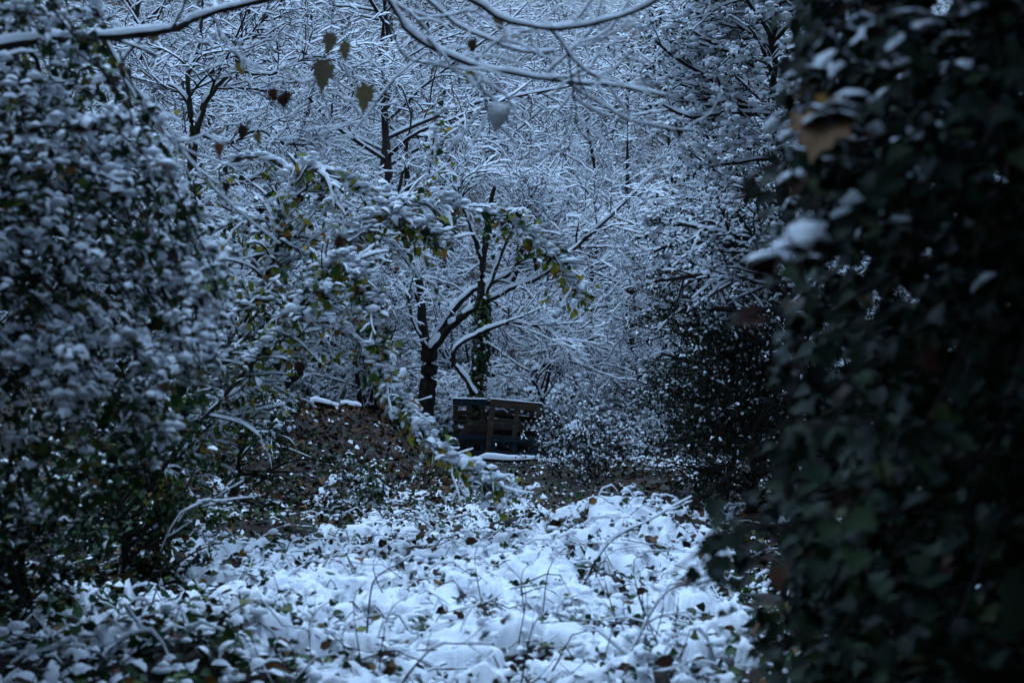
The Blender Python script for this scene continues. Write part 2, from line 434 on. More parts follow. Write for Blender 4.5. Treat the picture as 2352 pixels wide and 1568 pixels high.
# ================================================================ the setting
def build_ground():
    ys = np.concatenate([np.linspace(-25, 3.8, 30), np.geomspace(4, 30, 190), np.geomspace(30.4, 260, 50)])
    ts = np.linspace(-1, 1, 181); ts = np.sign(ts) * np.abs(ts) ** 1.7
    hw = np.maximum(14, 1.1 * ys)
    X = ts[None, :] * hw[:, None]; Y = np.repeat(ys[:, None], len(ts), 1)
    Z = undergrowth(X, Y) - 0.07 * sstep(4, 6, Y) + 0.03 * (fbm(X * 6, Y * 6, 2) - 0.5)
    V = np.stack([X, Y, Z], -1).reshape(-1, 3)
    r, c = len(ys), len(ts); i = (np.arange(r - 1)[:, None] * c + np.arange(c - 1)[None, :]).reshape(-1)
    me = mesh_np('ground', V, np.stack([i, i + 1, i + 1 + c, i + c], -1), M['ground'])
    patch = np.clip(cover(X, Y) * 1.1, 0, 1) * sstep(12, 18, Y)
    at_ = me.attributes.new('snow_patch', 'FLOAT', 'POINT'); at_.data.foreach_set('value', patch.astype(np.float32).ravel())
    o = link('ground', me); tag(o, 'woodland floor of brown leaf litter and patchy snow', kind='structure')

def cover(x, y):
    c = 0.525 - 0.06 * sstep(7.5, 5.5, y) + 0 * x
    c = c - 0.15 * sstep(-0.13, -0.24, x / np.maximum(y, 1)) * (1 - sstep(9, 11, y))
    c = c - 0.34 * bump(x, y, -2.0, 13.6, 1.5, 2.4)
    c = c - 0.36 * bump(x, y, -3.2, 22, 2.2, 5.0) - 0.45 * bump(x, y, 1.7, 16.5, 1.3, 3.0) + 0.04 * bump(x, y, .8, 10.8, .8, .9)
    c = c - 0.42 * bump(x, y, 0.9, 20.3, 1.9, 2.6)
    c = c - 0.4 * sstep(0.14, 0.18, x / np.maximum(y, 1))
    c = c - 0.12 * sstep(14, 20, y) - 0.45 * sstep(-.2, -.27, x / np.maximum(y, 1)) * sstep(8, 11, y)
    return np.clip(c, 0.06, 1)

def snow_top(X, Y):
    m_ = (cover(X, Y) - 0.5) - 1.9 * (0.45 * fbm(X * 3 + 3, Y * 2.4, 3) + 0.55 * fbm(X * 9 + 5, Y * 9, 3) - 0.5)
    k = sstep(-0.10, 0.14, m_)
    snow_top.k = k
    return undergrowth(X, Y) - 0.08 + 0.095 * k

def build_snow_cover():
    ys = np.geomspace(4.4, 25, 400); ts = np.linspace(-1, 1, 360)
    hw = 0.42 * ys + 0.6
    X = ts[None, :] * hw[:, None]; Y = np.repeat(ys[:, None], len(ts), 1)
    wx = X + 0.10 * (fbm(X * 5, Y * 5, 2) - 0.5); wy = Y + 0.16 * (fbm(X * 5 + 40, Y * 5, 2) - 0.5)
    dome = lambda cell: np.sqrt(np.clip(1 - worley(wx, wy, cell) ** 2, 0, 1))
    cv = cover(X, Y)
    n1 = fbm(X * 3 + 3, Y * 2.4, 3); n2 = fbm(X * 9 + 5, Y * 9, 3)
    m = (cv - 0.5) - 1.9 * (0.45 * n1 + 0.55 * n2 - 0.5)          # >0: covered
    k = sstep(-0.10, 0.14, m)
    soft = lambda c_: np.clip(1 - worley(wx, wy, c_), 0, 1) ** .8
    hs = 1 - .6 * sstep(8.5, 13, Y)
    Z = undergrowth(X, Y) - 0.115 + (0.095 - .02 * (1 - hs)) * k + hs * k ** 0.8 * (0.06 * soft(0.22) + 0.045 * soft(0.09) + 0.03 * (fbm(X * 9, Y * 9, 3) - 0.5)) + 0.03 * (fbm(X * 16, Y * 13, 3) - 0.5)
    V = np.stack([X, Y, Z], -1).reshape(-1, 3)
    r, c = Z.shape; i = (np.arange(r - 1)[:, None] * c + np.arange(c - 1)[None, :]).reshape(-1)
    q = np.stack([i, i + 1, i + 1 + c, i + c], -1)
    q = q[k.reshape(-1)[q].max(1) > 0.01]
    n = 30000                                                    # snow heaped on single leaves and stems
    y = 4.7 + 15 * rng.random(n) ** 1.6; x = (rng.random(n) * 2 - 1) * (0.40 * y + 0.3)
    st = snow_top(x, y); keep = rng.random(n) < np.where(snow_top.k > .97, .12, np.where(snow_top.k > .03, .75, .32)) * np.clip(cover(x, y) * 1.5, .1, 1)
    x, y, st, kk = x[keep], y[keep], st[keep], snow_top.k[keep]
    lv, lf = lumps(np.stack([x, y, st + .055 * rng.random(len(x)) + .01], -1), .014 + .038 * rng.random(len(x)) ** 2.2, .7)
    V, q = merge([quads_to_tris(V, q), (lv, lf)])
    o = link('snow_cover', mesh_np('snow_cover', V, q, M['snow'])); tag(o, 'lumpy white snow lying over low brambles on the woodland floor', 'snow', kind='stuff')
build_ground()
build_snow_cover()

# --- low ivy and bramble leaves that stick out of the snow, and dead leaves
def build_ground_leaves():
    n = 36000
    y = 4.6 + 19 * rng.random(n) ** 1.5; x = (rng.random(n) * 2 - 1) * (0.40 * y + 0.4)
    snow_top(x, y); keep = rng.random(n) < np.where(snow_top.k < .6, .85, .10 + .25 * sstep(-.10, -.22, x / y)); x, y = x[keep], y[keep]
    z = snow_top(x, y) + rng.normal(size=len(x)) * 0.035 + 0.05
    pos = np.stack([x, y, z], -1)
    F = leaf_frames(len(x), tilt=0.55, droop=0.3)
    size = (0.026 + 0.036 * rng.random(len(x))) * (1 + .35 * sstep(-.08, -.2, x / y))
    c = cover(x, y)
    root = thing('ground_ivy', (0, 8, 0), 'low dark green ivy and bramble leaves poking out of the snow', 'ground cover'); root['kind'] = 'stuff'
    put_leaves(root, np.array([0, 8, 0.0]), pos, F, size, 'ivy', 'ivy', np.clip(c * 0.75, 0.12, 1), 300, 1.05, 1.0)
    n = 11000
    y = 5 + 24 * rng.random(n) ** 1.2; x = (rng.random(n) * 2 - 1) * (0.4 * y)
    snow_top(x, y); keep = rng.random(n) < np.where(snow_top.k < .5, .7 * sstep(6, 12, y) + .25, .03); x, y = x[keep], y[keep]
    pos = np.stack([x, y, snow_top(x, y) + 0.02 + 0.07 * rng.random(len(x))], -1)
    bx, by = -5.2 + 4.4 * rng.random(3600), 16.5 + 9.5 * rng.random(3600)              # drifts of leaves on the bank
    pos = np.concatenate([pos, np.stack([bx, by, undergrowth(bx, by) - .05 + .07 * rng.random(3600)], -1)]); x = pos[:, 0]
    V, Fc = inst(*TL_LO['oval'], leaf_frames(len(x), tilt=0.7, droop=0.1), pos, 0.05 + 0.06 * rng.random(len(x)))
    tag(link('leaf_litter', mesh_np('leaf_litter', V, Fc, M['brown'])), 'scattered brown dead leaves on the woodland floor', 'leaves', kind='stuff')
build_ground_leaves()

def build_canes():
    n = 800
    y = 4.7 + 11 * rng.random(n) ** 1.3; x = (rng.random(n) * 2 - 1) * (0.38 * y + .2)
    a = rng.normal(size=n) * .5 + rng.choice([0.35, 3.5, -.3], n); L = .18 + .45 * rng.random(n)
    t = np.linspace(0, 1, 7)
    P = np.empty((n, 7, 3)); bw = rng.normal(size=n) * .25; hh = .02 + .09 * rng.random(n)
    P[..., 0] = x[:, None] + np.cos(a)[:, None] * L[:, None] * t + np.sin(a)[:, None] * (bw * L)[:, None] * t ** 2
    P[..., 1] = y[:, None] + np.sin(a)[:, None] * L[:, None] * t - np.cos(a)[:, None] * (bw * L)[:, None] * t ** 2
    P[..., 2] = snow_top(P[..., 0], P[..., 1]) + .02 + hh[:, None] * np.sin(t * 3.0) + rng.normal(size=P.shape[:2]) * .006
    R = (.0022 + .0035 * rng.random(n))[:, None] * np.linspace(1, .5, 7)
    root = thing('bramble_canes', (0, 8, 0), 'tangle of thin dark bramble stems lying over the foreground snow', 'brambles'); root['kind'] = 'stuff'
    b0 = np.array([0, 8, 0.0])
    bark_obj(root, 'canes', P, R, 4, 'twig', b0, kind='stuff')
    snow_obj(root, [(P, R, .010, 5, 1.0, .35)], b0)
# ================================================================ bare trees of the wood behind
def bark_obj(root, name, P, R, k, mat='bark', base=None, rough=0.0, kind=None):
    b = np.zeros(3) if base is None else base
    v, f = tube(P - b, R, k, rough)
    return link(name, mesh_np(name, v, f, M[mat]), root, kind=kind)

def snow_obj(root, sets, base=None, extra=None):
    """sets: list of (P, R, thickness, k, lump, cover)"""
    b = np.zeros(3) if base is None else base
    parts = [quads_to_tris(*caps(P - b, R, th, k, lp, cover=cv)) for P, R, th, k, lp, cv in sets]
    if extra: parts += extra
    v, f = merge(parts)
    return link('snow', mesh_np('snow', v, f, M['snow']), root, kind='stuff')

def bare_tree(seed, H, r0, lean, name='bare_tree'):
    global rng
    keep = rng; rng = np.random.default_rng(seed)
    tp = np.array([[0, 0, -0.3], [lean * .15, .05, H * .3], [lean * .5, -.1, H * .62], [lean, .1, H]])
    tp[1:3, :2] += rng.normal(size=(2, 2)) * 0.15
    T = resample(tp, 9)[None]; TR = (np.linspace(.7, 0.16, 9) * r0)[None]
    L1, R1 = grow(T, TR, 16, (0.14, 0.98), H * 0.36, 1.0, 8, 0.75, -0.01, 0.10, 0.6, 0.3, up=0.12)
    L2, R2 = grow(L1, R1, 150, (0.15, 1.0), 1.2, 0.8, 6, 0.7, -0.03, 0.16, 0.5, 0.45, 0.008)
    L3, R3 = grow(L2, R2, 1000, (0.1, 1.0), 0.46, 0.85, 5, 0.6, -0.04, 0.24, 0.6, 0.6, 0.0075)
    L4, R4 = grow(L3, R3, 3000, (0.1, 1.0), 0.2, 0.9, 3, 0.55, -0.06, 0.27, 0.7, 0.8, 0.0058)
    root = bpy.data.objects.new(name, None); COL.objects.link(root); root.empty_display_size = 0.1
    bark_obj(root, 'trunk', T, TR, 8, 'bark', rough=0.05)
    for i in range(len(L1)): bark_obj(root, 'limb', L1[i:i+1], R1[i:i+1], 6, 'bark')
    v1, f1 = tube(L2, R2, 4); v2, f2 = tube(L3, R3, 3); v3, f3 = tube(L4, R4, 3)
    v, f = merge([(v1, f1), (v2, f2), (v3, f3)])
    link('twigs', mesh_np('twigs', v, f, M['twig']), root, kind='stuff')
    snow_obj(root, [(T, TR, 0.0, 3, .3, .0), (L1, R1, 0.022, 5, .4, .9), (L2, R2, 0.023, 3, .7, .9), (L3, R3, 0.021, 3, .7, .88), (L4, R4, 0.018, 3, .7, .8)])
    rng = keep
    return root

def thicket(seed, H, name='thicket'):
    global rng
    keep = rng; rng = np.random.default_rng(seed)
    ns = 11
    st = []
    for i in range(ns):
        a = rng.random() * 6.283; r = H * (0.35 + 0.5 * rng.random()); h = H * (0.6 + 0.4 * rng.random())
        c, s = math.cos(a), math.sin(a)
        st.append(resample([[c * .15, s * .15, -.2], [c * r * .3, s * r * .3, h * .6], [c * r * .75, s * r * .75, h], [c * r * 1.3, s * r * 1.3, h * .82]], 9))
    T = np.array(st); TR = np.linspace(0.035, 0.010, 9)[None] * (0.7 + 0.6 * rng.random((ns, 1)))
    L2, R2 = grow(T, TR, 90, (0.15, 1.0), 1.1, 0.7, 6, 0.7, -0.02, 0.13, 0.6, 0.5, 0.010)
    L3, R3 = grow(L2, R2, 700, (0.1, 1.0), 0.44, 0.85, 5, 0.6, -0.04, 0.22, 0.6, 0.6, 0.007)
    L4, R4 = grow(L3, R3, 2000, (0.1, 1.0), 0.19, 0.9, 3, 0.55, -0.06, 0.24, 0.7, 0.8, 0.0054)
    root = bpy.data.objects.new(name, None); COL.objects.link(root); root.empty_display_size = 0.1
    for i in range(ns): bark_obj(root, 'stem', T[i:i+1], TR[i:i+1], 5, 'bark')
    v, f = merge([tube(L2, R2, 4), tube(L3, R3, 3), tube(L4, R4, 3)])
    link('twigs', mesh_np('twigs', v, f, M['twig']), root, kind='stuff')
    snow_obj(root, [(T, TR, 0.022, 5, .4, .9), (L2, R2, 0.021, 3, .7, .9), (L3, R3, 0.019, 3, .7, .88), (L4, R4, 0.016, 3, .7, .8)])
    rng = keep
    return root

def copy_tree(o, loc, rz, s):
    c = o.copy(); COL.objects.link(c); c.location = loc; c.rotation_euler = (0, 0, rz); c.scale = (s, s, s)
    for ch in list(o.children):
        d = ch.copy(); COL.objects.link(d); d.parent = c
        for g in list(ch.children):
            e = g.copy(); COL.objects.link(e); e.parent = d
    return c

def plant(protos, spots, label, cat, group, smin=0.85, smax=1.15):
    used = set()
    for i, (x, y) in enumerate(spots):
        k = i % len(protos); p = protos[k]
        loc = (x, y, float(terrain(x, y))); rz = rng.random() * 6.283; s = smin + (smax - smin) * rng.random()
        if k not in used:
            used.add(k); o = p; o.location = loc; o.rotation_euler = (0, 0, rz); o.scale = (s, s, s)
        else: o = copy_tree(p, loc, rz, s)
        tag(o, label, cat, group)

trees = [bare_tree(101, 7.5, .12, .8), bare_tree(102, 9.0, .15, -.7), bare_tree(103, 6.0, .10, 1.1), bare_tree(104, 10, .16, .3)]
spots = []
for y0, nx in ((29.5, 8), (33, 9), (37, 10), (42, 10), (48, 10), (55, 10), (63, 10)):
    for i in range(nx):
        spots.append(((i + .5 - nx / 2) / nx * 2 * (0.42 * y0 + 1) + rng.normal() * 0.7, y0 + rng.normal() * 1.1))
plant(trees, spots, 'bare tree with snow-laden twigs in the dense wood behind the pallet bin', 'tree', 'bare trees of the wood behind the pallet bin')
thk = [thicket(201, 2.6), thicket(202, 3.6), thicket(203, 3.1)]
spots = []
for y0, nx, lo in ((27.5, 9, -1), (31, 10, -1), (35, 10, -1)):
    for i in range(nx):
        x = (i + .5 - nx / 2) / nx * 2 * (0.40 * y0) + rng.normal() * 0.6
        if y0 > 28 or not -2.6 < x < 3.4: spots.append((x, y0 + rng.normal() * 0.7))
plant(thk, spots, 'arching bare thicket of thin snowy stems in the wood behind the pallet bin', 'bush', 'snowy thickets behind the pallet bin')

# --- leafy bramble bushes under snow, beyond the pallet bin
def bramble_bush(seed, name='bramble_bush'):
    global rng
    keep = rng; rng = np.random.default_rng(seed)
    n = 1500
    d = norm(rng.normal(size=(n, 3))); d[:, 2] = np.abs(d[:, 2])
    r = (0.62 + 0.38 * rng.random(n)) * (1 + 0.25 * np.sin(d[:, 0] * 7 + seed) * np.cos(d[:, 1] * 6))
    pos = d * r[:, None] * np.array([1.15, 1.0, 1.05])
    root = bpy.data.objects.new(name, None); COL.objects.link(root); root.empty_display_size = 0.1
    T, TR = [], []
    for i in range(14):
        a = rng.random() * 6.283; c, s = math.cos(a), math.sin(a); q = .6 + .4 * rng.random()
        T.append(resample([[0, 0, -.1], [c * .4 * q, s * .4 * q, .8 * q], [c * .9 * q, s * .9 * q, .85 * q], [c * 1.25 * q, s * 1.25 * q, .3 * q]], 8))
    T = np.array(T); TR = np.linspace(.012, .006, 8)[None].repeat(14, 0)
    bark_obj(root, 'canes', T, TR, 4, 'twig', kind='stuff')
    F = leaf_frames(n, out=d, tilt=0.4, droop=0.3, outw=0.5)
    put_leaves(root, np.zeros(3), pos, F, 0.06 + 0.06 * rng.random(n), 'oval', 'ivy', 0.85, 0, 1.15, 1.0, 0.3,
               [quads_to_tris(*caps(T, TR, 0.03, 4))])
    rng = keep
    return root
brb = [bramble_bush(301), bramble_bush(302)]
spots = [(-2.2, 27.6), (-1.4, 26.9), (-0.6, 26.8), (0.1, 26.5), (0.9, 26.7), (1.8, 26.4), (-3.3, 28.0), (0.1, 28.8), (1.0, 28.6), (1.9, 28.4), (-4.6, 27.6), (-0.8, 28.8), (-6.2, 27.0)]
plant(brb, spots, 'rounded leafy bramble bush capped with snow just beyond the pallet bin', 'bush', 'bramble bushes beyond the pallet bin', .8, 1.25)

build_canes()

# ================================================================ traced trees of the middle distance
def limb_set(root, base, limbs, name='limb', mat='bark', k=7, rough=0.06):
    """limbs: list of (points, r0, r1) -> list of arrays (1,m,3)"""
    out = []
    for pts, a, b in limbs:
        m = max(8, 5 * len(pts)); P = resample(pts, m)[None] + rng.normal(size=(1, m, 3)) * np.minimum(.25 * np.linspace(a, b, m), .006)[None, :, None]; R = np.linspace(a, b, m)[None] * (1 + 0.025 * rng.normal(size=(1, m)))
        bark_obj(root, name, P, R, k, mat, base, rough); out.append((P, R))
    return out

def stack(sets, m=12):
    P = np.concatenate([resample(p[0], m)[None] for p, r in sets]); R = np.stack([np.interp(np.linspace(0, 1, m), np.linspace(0, 1, r.shape[1]), r[0]) for p, r in sets])
    return P, R

def twigs_on(root, base, P, R, n2, n3, n4, l2, l3, l4, th=0.02, mat='twig', flat=.7, grav=-.03, tr=(0.2, 1.0), extra=None, own=None):
    L2, R2 = grow(P, R, n2, tr, l2, 0.8, 7, flat, grav, 0.14, 0.5, 0.45, 0.007)
    sets = [(L2, R2)]
    L3, R3 = grow(L2, R2, n3, (0.1, 1), l3, 0.8, 5, flat, grav, 0.2, 0.6, 0.6, 0.0055); sets.append((L3, R3))
    if n4: sets.append(grow(L3, R3, n4, (0.1, 1), l4, 0.8, 3, flat, grav, 0.22, 0.7, 0.8, 0.0042))
    v, f = merge([tube(p - base, r, 3) for p, r in sets])
    link('twigs', mesh_np('twigs', v, f, M[mat]), root, kind='stuff')
    snow_obj(root, [(p, r, th * .95, 3, .7, .85) for p, r in sets] + (own or []), base, extra)
    return sets

# central forked tree
def central_tree():
    d = 25.6; base = at(978, 1036, d); base[2] = float(terrain(base[0], base[1]))
    root = thing('forked_tree', base, 'dark forked tree with snow along its limbs behind the pallet bin', 'tree')
    tr = limb_set(root, base, [(np.vstack([base - [0, 0, .3], path([(976, 960), (982, 900), (986, 850), (985, 795)], d)]), .175, .14)], 'trunk', k=12, rough=0.07)
    lb = limb_set(root, base, [
        (path([(984, 815), (972, 750), (968, 690), (962, 640), (945, 585), (928, 530), (915, 450), (930, 380)], d), .10, .025),
        (path([(988, 800), (1015, 750), (1050, 700), (1092, 662), (1150, 640), (1205, 600), (1250, 545)], d - .1), .075, .03),
        (path([(992, 800), (1040, 745), (1100, 700), (1150, 672), (1178, 640), (1190, 600), (1215, 520), (1222, 430)], d - .25), .085, .03),
        (path([(1110, 695), (1180, 660), (1250, 630), (1330, 560), (1420, 480), (1500, 400)], d - .5), .05, .02),
        (path([(968, 690), (920, 640), (880, 600), (820, 560), (740, 540)], d + .2), .06, .02),
        (path([(982, 800), (950, 740), (935, 680), (905, 640), (870, 610)], d - .4), .035, .015),
        (path([(1200, 600), (1270, 560), (1360, 530), (1450, 520)], d + .3), .035, .012)])
    P, R = stack(lb)
    twigs_on(root, base, P, R, 90, 700, 2000, 1.2, .5, .2, 0.02, tr=(.45, 1),
             own=[(p, r, 0.022 if r[0, 0] > .07 else .025, 7, .8, .8) for p, r in lb])
central_tree()

def ivy_tree():
    d = 25.0; base = at(1093, 1036, d); base[2] = float(terrain(base[0], base[1]))
    root = thing('ivy_clad_tree', base, 'slender dark trunk wrapped in ivy rising behind the pallet bin', 'tree')
    tk = limb_set(root, base, [(np.vstack([base - [0, 0, .3], path([(1093, 960), (1095, 900), (1103, 830), (1108, 740), (1106, 650), (1112, 580), (1124, 490), (1135, 430)], d)]), .13, .035)], 'trunk', k=10)
    lb = limb_set(root, base, [
        (path([(1092, 905), (1066, 865), (1042, 828), (1050, 795), (1090, 770), (1150, 746), (1200, 742), (1250, 756), (1300, 780), (1330, 800)], d - .3), .05, .02),
        (path([(1106, 700), (1130, 640), (1160, 560), (1200, 480), (1240, 420)], d), .05, .015),
        (path([(1110, 600), (1080, 520), (1050, 440), (1010, 380)], d), .05, .015)])
    P, R = stack(lb)
    # ivy leaves round the trunk
    pos, tdir = along(tk[0][0], 1300, (0.02, 0.62)); o = rng.normal(size=pos.shape); o[:, 2] = 0; o = norm(o)
    pos = pos + o * (0.11 + 0.05 * rng.random(len(pos)))[:, None]
    put_leaves(root, base, pos, leaf_frames(len(pos), out=o, tilt=.3, droop=.5, outw=1.3), 0.05 + .03 * rng.random(len(pos)), 'ivy', 'ivy', 0.08)
    twigs_on(root, base, P, R, 40, 320, 900, 1.1, .5, .2, 0.02, tr=(.5, 1), own=[(p, r, .035, 6, .35, .95) for p, r in lb])
ivy_tree()

def low_sapling():
    d = 26.4; b = at(1172, 1040, d); base = np.array([b[0], b[1], float(terrain(b[0], b[1]))])
    base[0] += 0.9
    root = thing('leaning_sapling', base, 'low crooked sapling spreading fine snowy twigs behind the pallet bin', 'tree')
    e = at(1168, 872, d + 1.2); k0 = at(1150, 905, d + 1.6)
    lb = limb_set(root, base, [
        (np.vstack([base - [0, 0, .2], path([(1262, 990), (1240, 900), (1222, 856)], d), path([(1290, 826), (1330, 792), (1380, 770)], d)]), .06, .018),
        (path([(1232, 880), (1200, 862), (1166, 868), (1160, 890)], d), .035, .02),
        (path([(1290, 826), (1340, 838), (1400, 850), (1440, 845)], d), .03, .012),
        (path([(1240, 900), (1275, 800), (1340, 720), (1440, 700), (1520, 730)], d + .3), .03, .010),
        (path([(1245, 920), (1290, 760), (1330, 640), (1400, 600), (1500, 640)], d + .5), .03, .010)])
    P, R = stack(lb)
    twigs_on(root, base, P, R, 70, 640, 2000, 1.3, .6, .22, 0.017, tr=(.25, 1), grav=-.05, own=[(p, r, .035, 6, .35, .95) for p, r in lb])
low_sapling()

def back_left_tree():
    d = 20.5; b = at(440, 1060, d); base = np.array([b[0], b[1], float(terrain(b[0], b[1]))])
    root = thing('v_forked_tree', base, 'dark tree splitting into a narrow V above the arching yellow-leaved shrub', 'tree')
    limb_set(root, base, [(np.vstack([base - [0, 0, .3], path([(452, 800), (446, 560), (440, 420), (446, 305)], d)]), .10, .07)], 'trunk', 'greentwig', 10)
    lb = limb_set(root, base, [
        (path([(444, 320), (436, 240), (432, 170), (455, 110), (462, 50), (466, -60)], d), .05, .02),
        (path([(448, 315), (470, 240), (505, 190), (540, 160), (555, 95), (600, 50), (640, 10), (690, -60)], d), .05, .02),
        (path([(436, 240), (400, 200), (360, 190), (300, 140)], d), .03, .012),
        (path([(540, 160), (620, 170), (720, 130), (800, 150)], d + .3), .03, .012),
        (path([(446, 300), (520, 330), (590, 300), (660, 330), (740, 330)], d + .3), .03, .012),
        (path([(446, 420), (560, 420), (640, 380), (760, 400)], d + .6), .035, .012)], mat='greentwig')
    P, R = stack(lb)
    twigs_on(root, base, P, R, 85, 760, 2400, 1.1, .5, .2, 0.018, tr=(.2, 1), own=[(p, r, .03, 6, .4, .85) for p, r in lb])
back_left_tree()

def stub_trunk(name, label, pts, d, r0, r1, sn=0.04):
    P0 = path(pts, d); base = P0[0].copy(); base[2] = float(terrain(base[0], base[1]))
    root = thing(name, base, label, 'tree')
    s = limb_set(root, base, [(np.vstack([base - [0, 0, .15], P0[1:]]), r0, r1)], 'trunk', k=12, rough=.07)
    snow_obj(root, [(p, r, sn, 7, .5, .95) for p, r in s], base)
    return root
stub_trunk('old_tree', 'upright dark tree trunk beside the broken leaning trunk', [(560, 1010), (566, 930), (574, 860), (580, 780), (588, 640), (600, 480)], 21, .17, .09, .02)
stub_trunk('leaning_tree', 'broken trunk leaning over the leaf-strewn bank with snow on its upper side', [(590, 1010), (625, 905), (660, 872), (690, 848)], 21, .12, .09, .05)

def log(label, a, b, d, r, sn):
    p = path([a, ((a[0] + b[0]) / 2, (a[1] + b[1]) / 2 - 1), b], d)
    for q in p: q[2] = max(q[2], float(undergrowth(q[0], q[1])) + r * .5)
    base = p[0].copy()
    root = thing('fallen_log', base, label, 'log')
    P = resample(p, 9)[None]; R = np.full((1, 9), r) * (1 + .08 * rng.normal(size=(1, 9)))
    R[:, 0] *= .8; R[:, -1] *= .7
    bark_obj(root, 'log', P, R, 10, 'bark', base, .05)
    snow_obj(root, [(P, R, sn, 7, .45, 1)], base)
log('fallen log with a strip of snow beside the leaning trunk', (712, 920), (778, 934), 23, .055, .016)
log('short snow-topped log end beyond the fallen log', (782, 934), (830, 940), 23.6, .06, .016)
log('thin snow-covered pole lying in front of the pallet bin', (1098, 1062), (1236, 1054), 22.6, .035, .045)
log('snow-capped stump of log beside the pallet bin', (1296, 1000), (1352, 996), 24, .10, .09)

# ================================================================ pallet bin
def box_mesh(name, sx, sy, sz, mat, bev=0.004):
    import bmesh
    bm = bmesh.new(); bmesh.ops.create_cube(bm, size=1.0)
    for v in bm.verts: v.co.x *= sx; v.co.y *= sy; v.co.z *= sz
    bmesh.ops.bevel(bm, geom=bm.edges[:], offset=bev, segments=1, affect='EDGES')
    me = bpy.data.meshes.new(name); bm.to_mesh(me); bm.free(); me.materials.append(M[mat]); return me

def pallet(label, corner, rz, roll, W, H, boards, blocks_, slats_back, snow_top, mats, group=None):
    """a pallet stood on edge; corner = lower left front point, W along its face, H up"""
    root = thing('pallet', corner, label, 'pallet', group)
    root.rotation_euler = (0, roll, rz)
    for (x0, x1, z0, z1, y, t, mt) in boards:
        me = box_mesh('board', x1 - x0, t, z1 - z0, mt)
        link('board', me, root, ((x0 + x1) / 2, y, (z0 + z1) / 2)).rotation_euler = (0, rng.normal() * .008, rng.normal() * .006)
    for (x, z, w, h, y, t, mt) in blocks_:
        link('block', box_mesh('block', w, t, h, mt), root, (x, y, z))
    if snow_top:
        x0, x1, z, y, w = snow_top
        P = resample([[x0, y, z - .012], [(x0 + x1) / 2, y, z - .012], [x1, y, z - .012]], 14)[None]; R = np.full((1, 14), w)
        v, f = caps(P, R, 0.014, 7, .5)
        v[:, 2] = np.where(v[:, 2] > z, z + (v[:, 2] - z) * .5, v[:, 2])
        link('snow', mesh_np('snow', v, f, M['snow']), root, kind='stuff')
    return root

D = 24.4
zb = 0.0
g = at(1114, 1050, D)
gz = float(terrain(g[0], g[1])) - 0.02
# right pallet: brown frame, three stringers and slats seen end on
Hh = at(1114, 914, D)[2] - gz
bw, dk = 'wood', 'darkwood'
b = [(0, .90, Hh - .15, Hh, 0, .022, bw), (0, .10, .02, Hh - .151, 0, .024, bw), (.43, .51, .30, Hh - .151, .004, .022, bw), (.81, .90, Hh * .62, Hh - .151, 0, .022, bw)]
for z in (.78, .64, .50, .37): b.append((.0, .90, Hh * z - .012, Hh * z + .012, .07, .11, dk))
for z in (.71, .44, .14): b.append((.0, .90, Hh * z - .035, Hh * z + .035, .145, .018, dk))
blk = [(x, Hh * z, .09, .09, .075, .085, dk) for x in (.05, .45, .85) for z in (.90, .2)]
pallet('brown pallet standing upright in the pallet bin', (g[0], g[1], gz), math.radians(4), math.radians(5.5), .9, Hh, b, blk, None, (-.005, .905, Hh + .003, .0, .018), None)
# left pallet: blue top board, blocks in the gaps
gl = at(1036, 1050, D + .1)
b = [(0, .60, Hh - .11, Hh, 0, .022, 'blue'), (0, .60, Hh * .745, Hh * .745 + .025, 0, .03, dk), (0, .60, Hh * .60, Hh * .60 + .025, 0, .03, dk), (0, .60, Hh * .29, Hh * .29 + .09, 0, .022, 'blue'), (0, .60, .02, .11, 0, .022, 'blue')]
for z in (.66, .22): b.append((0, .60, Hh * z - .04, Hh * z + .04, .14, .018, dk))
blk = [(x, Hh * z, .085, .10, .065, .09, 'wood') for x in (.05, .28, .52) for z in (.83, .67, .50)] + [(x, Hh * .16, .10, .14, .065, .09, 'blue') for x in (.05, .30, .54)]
pallet('pallet with a faded blue top board standing in the pallet bin', (gl[0], gl[1], gz), math.radians(-2), math.radians(1.6), .6, Hh, b, blk, None, (-.005, .60, Hh + .003, .0, .018), None)
# low blue pallet leaning in front of the brown one
gr = at(1126, 1050, D - .12)
b = [(0, .80, .26, .36, 0, .022, 'blue'), (0, .80, .02, .11, 0, .022, 'blue')]
blk = [(x, .18, .10, .13, .05, .08, 'blue') for x in (.05, .40, .75)]
pallet('low blue-painted pallet at the foot of the brown pallet', (gr[0], gr[1] + .02, gz), math.radians(4), math.radians(3), .8, .36, b, blk, None, None, None)
# rear pallet closing the bin
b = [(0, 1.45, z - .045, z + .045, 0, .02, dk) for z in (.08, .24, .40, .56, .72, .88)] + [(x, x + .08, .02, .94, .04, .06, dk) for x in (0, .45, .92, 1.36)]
pallet('dark slatted pallet closing the back of the pallet bin', (gl[0], gl[1] + .95, gz), 0, 0, 1.45, .94, b, [], None, None, None)

def compost():
    n = 46; xs = np.linspace(-.72, .72, n); ys = np.linspace(-.36, .36, 26)
    X, Y = np.meshgrid(xs, ys); Z = 0.62 * (1 - np.abs(X / .76) ** 4) * (1 - np.abs(Y / .40) ** 4) + .12 * (fbm(X * 6, Y * 6 + 3, 3) - .5)
    V = np.stack([X, Y, Z], -1).reshape(-1, 3); i = (np.arange(25)[:, None] * n + np.arange(n - 1)[None]).reshape(-1)
    o = link('compost_heap', mesh_np('compost_heap', V, np.stack([i, i + 1, i + 1 + n, i + n], -1), M['compost']), None, (gl[0] + .73, gl[1] + .54, gz))
    tag(o, 'dark compost heap between the upright pallets', 'compost heap')
compost()

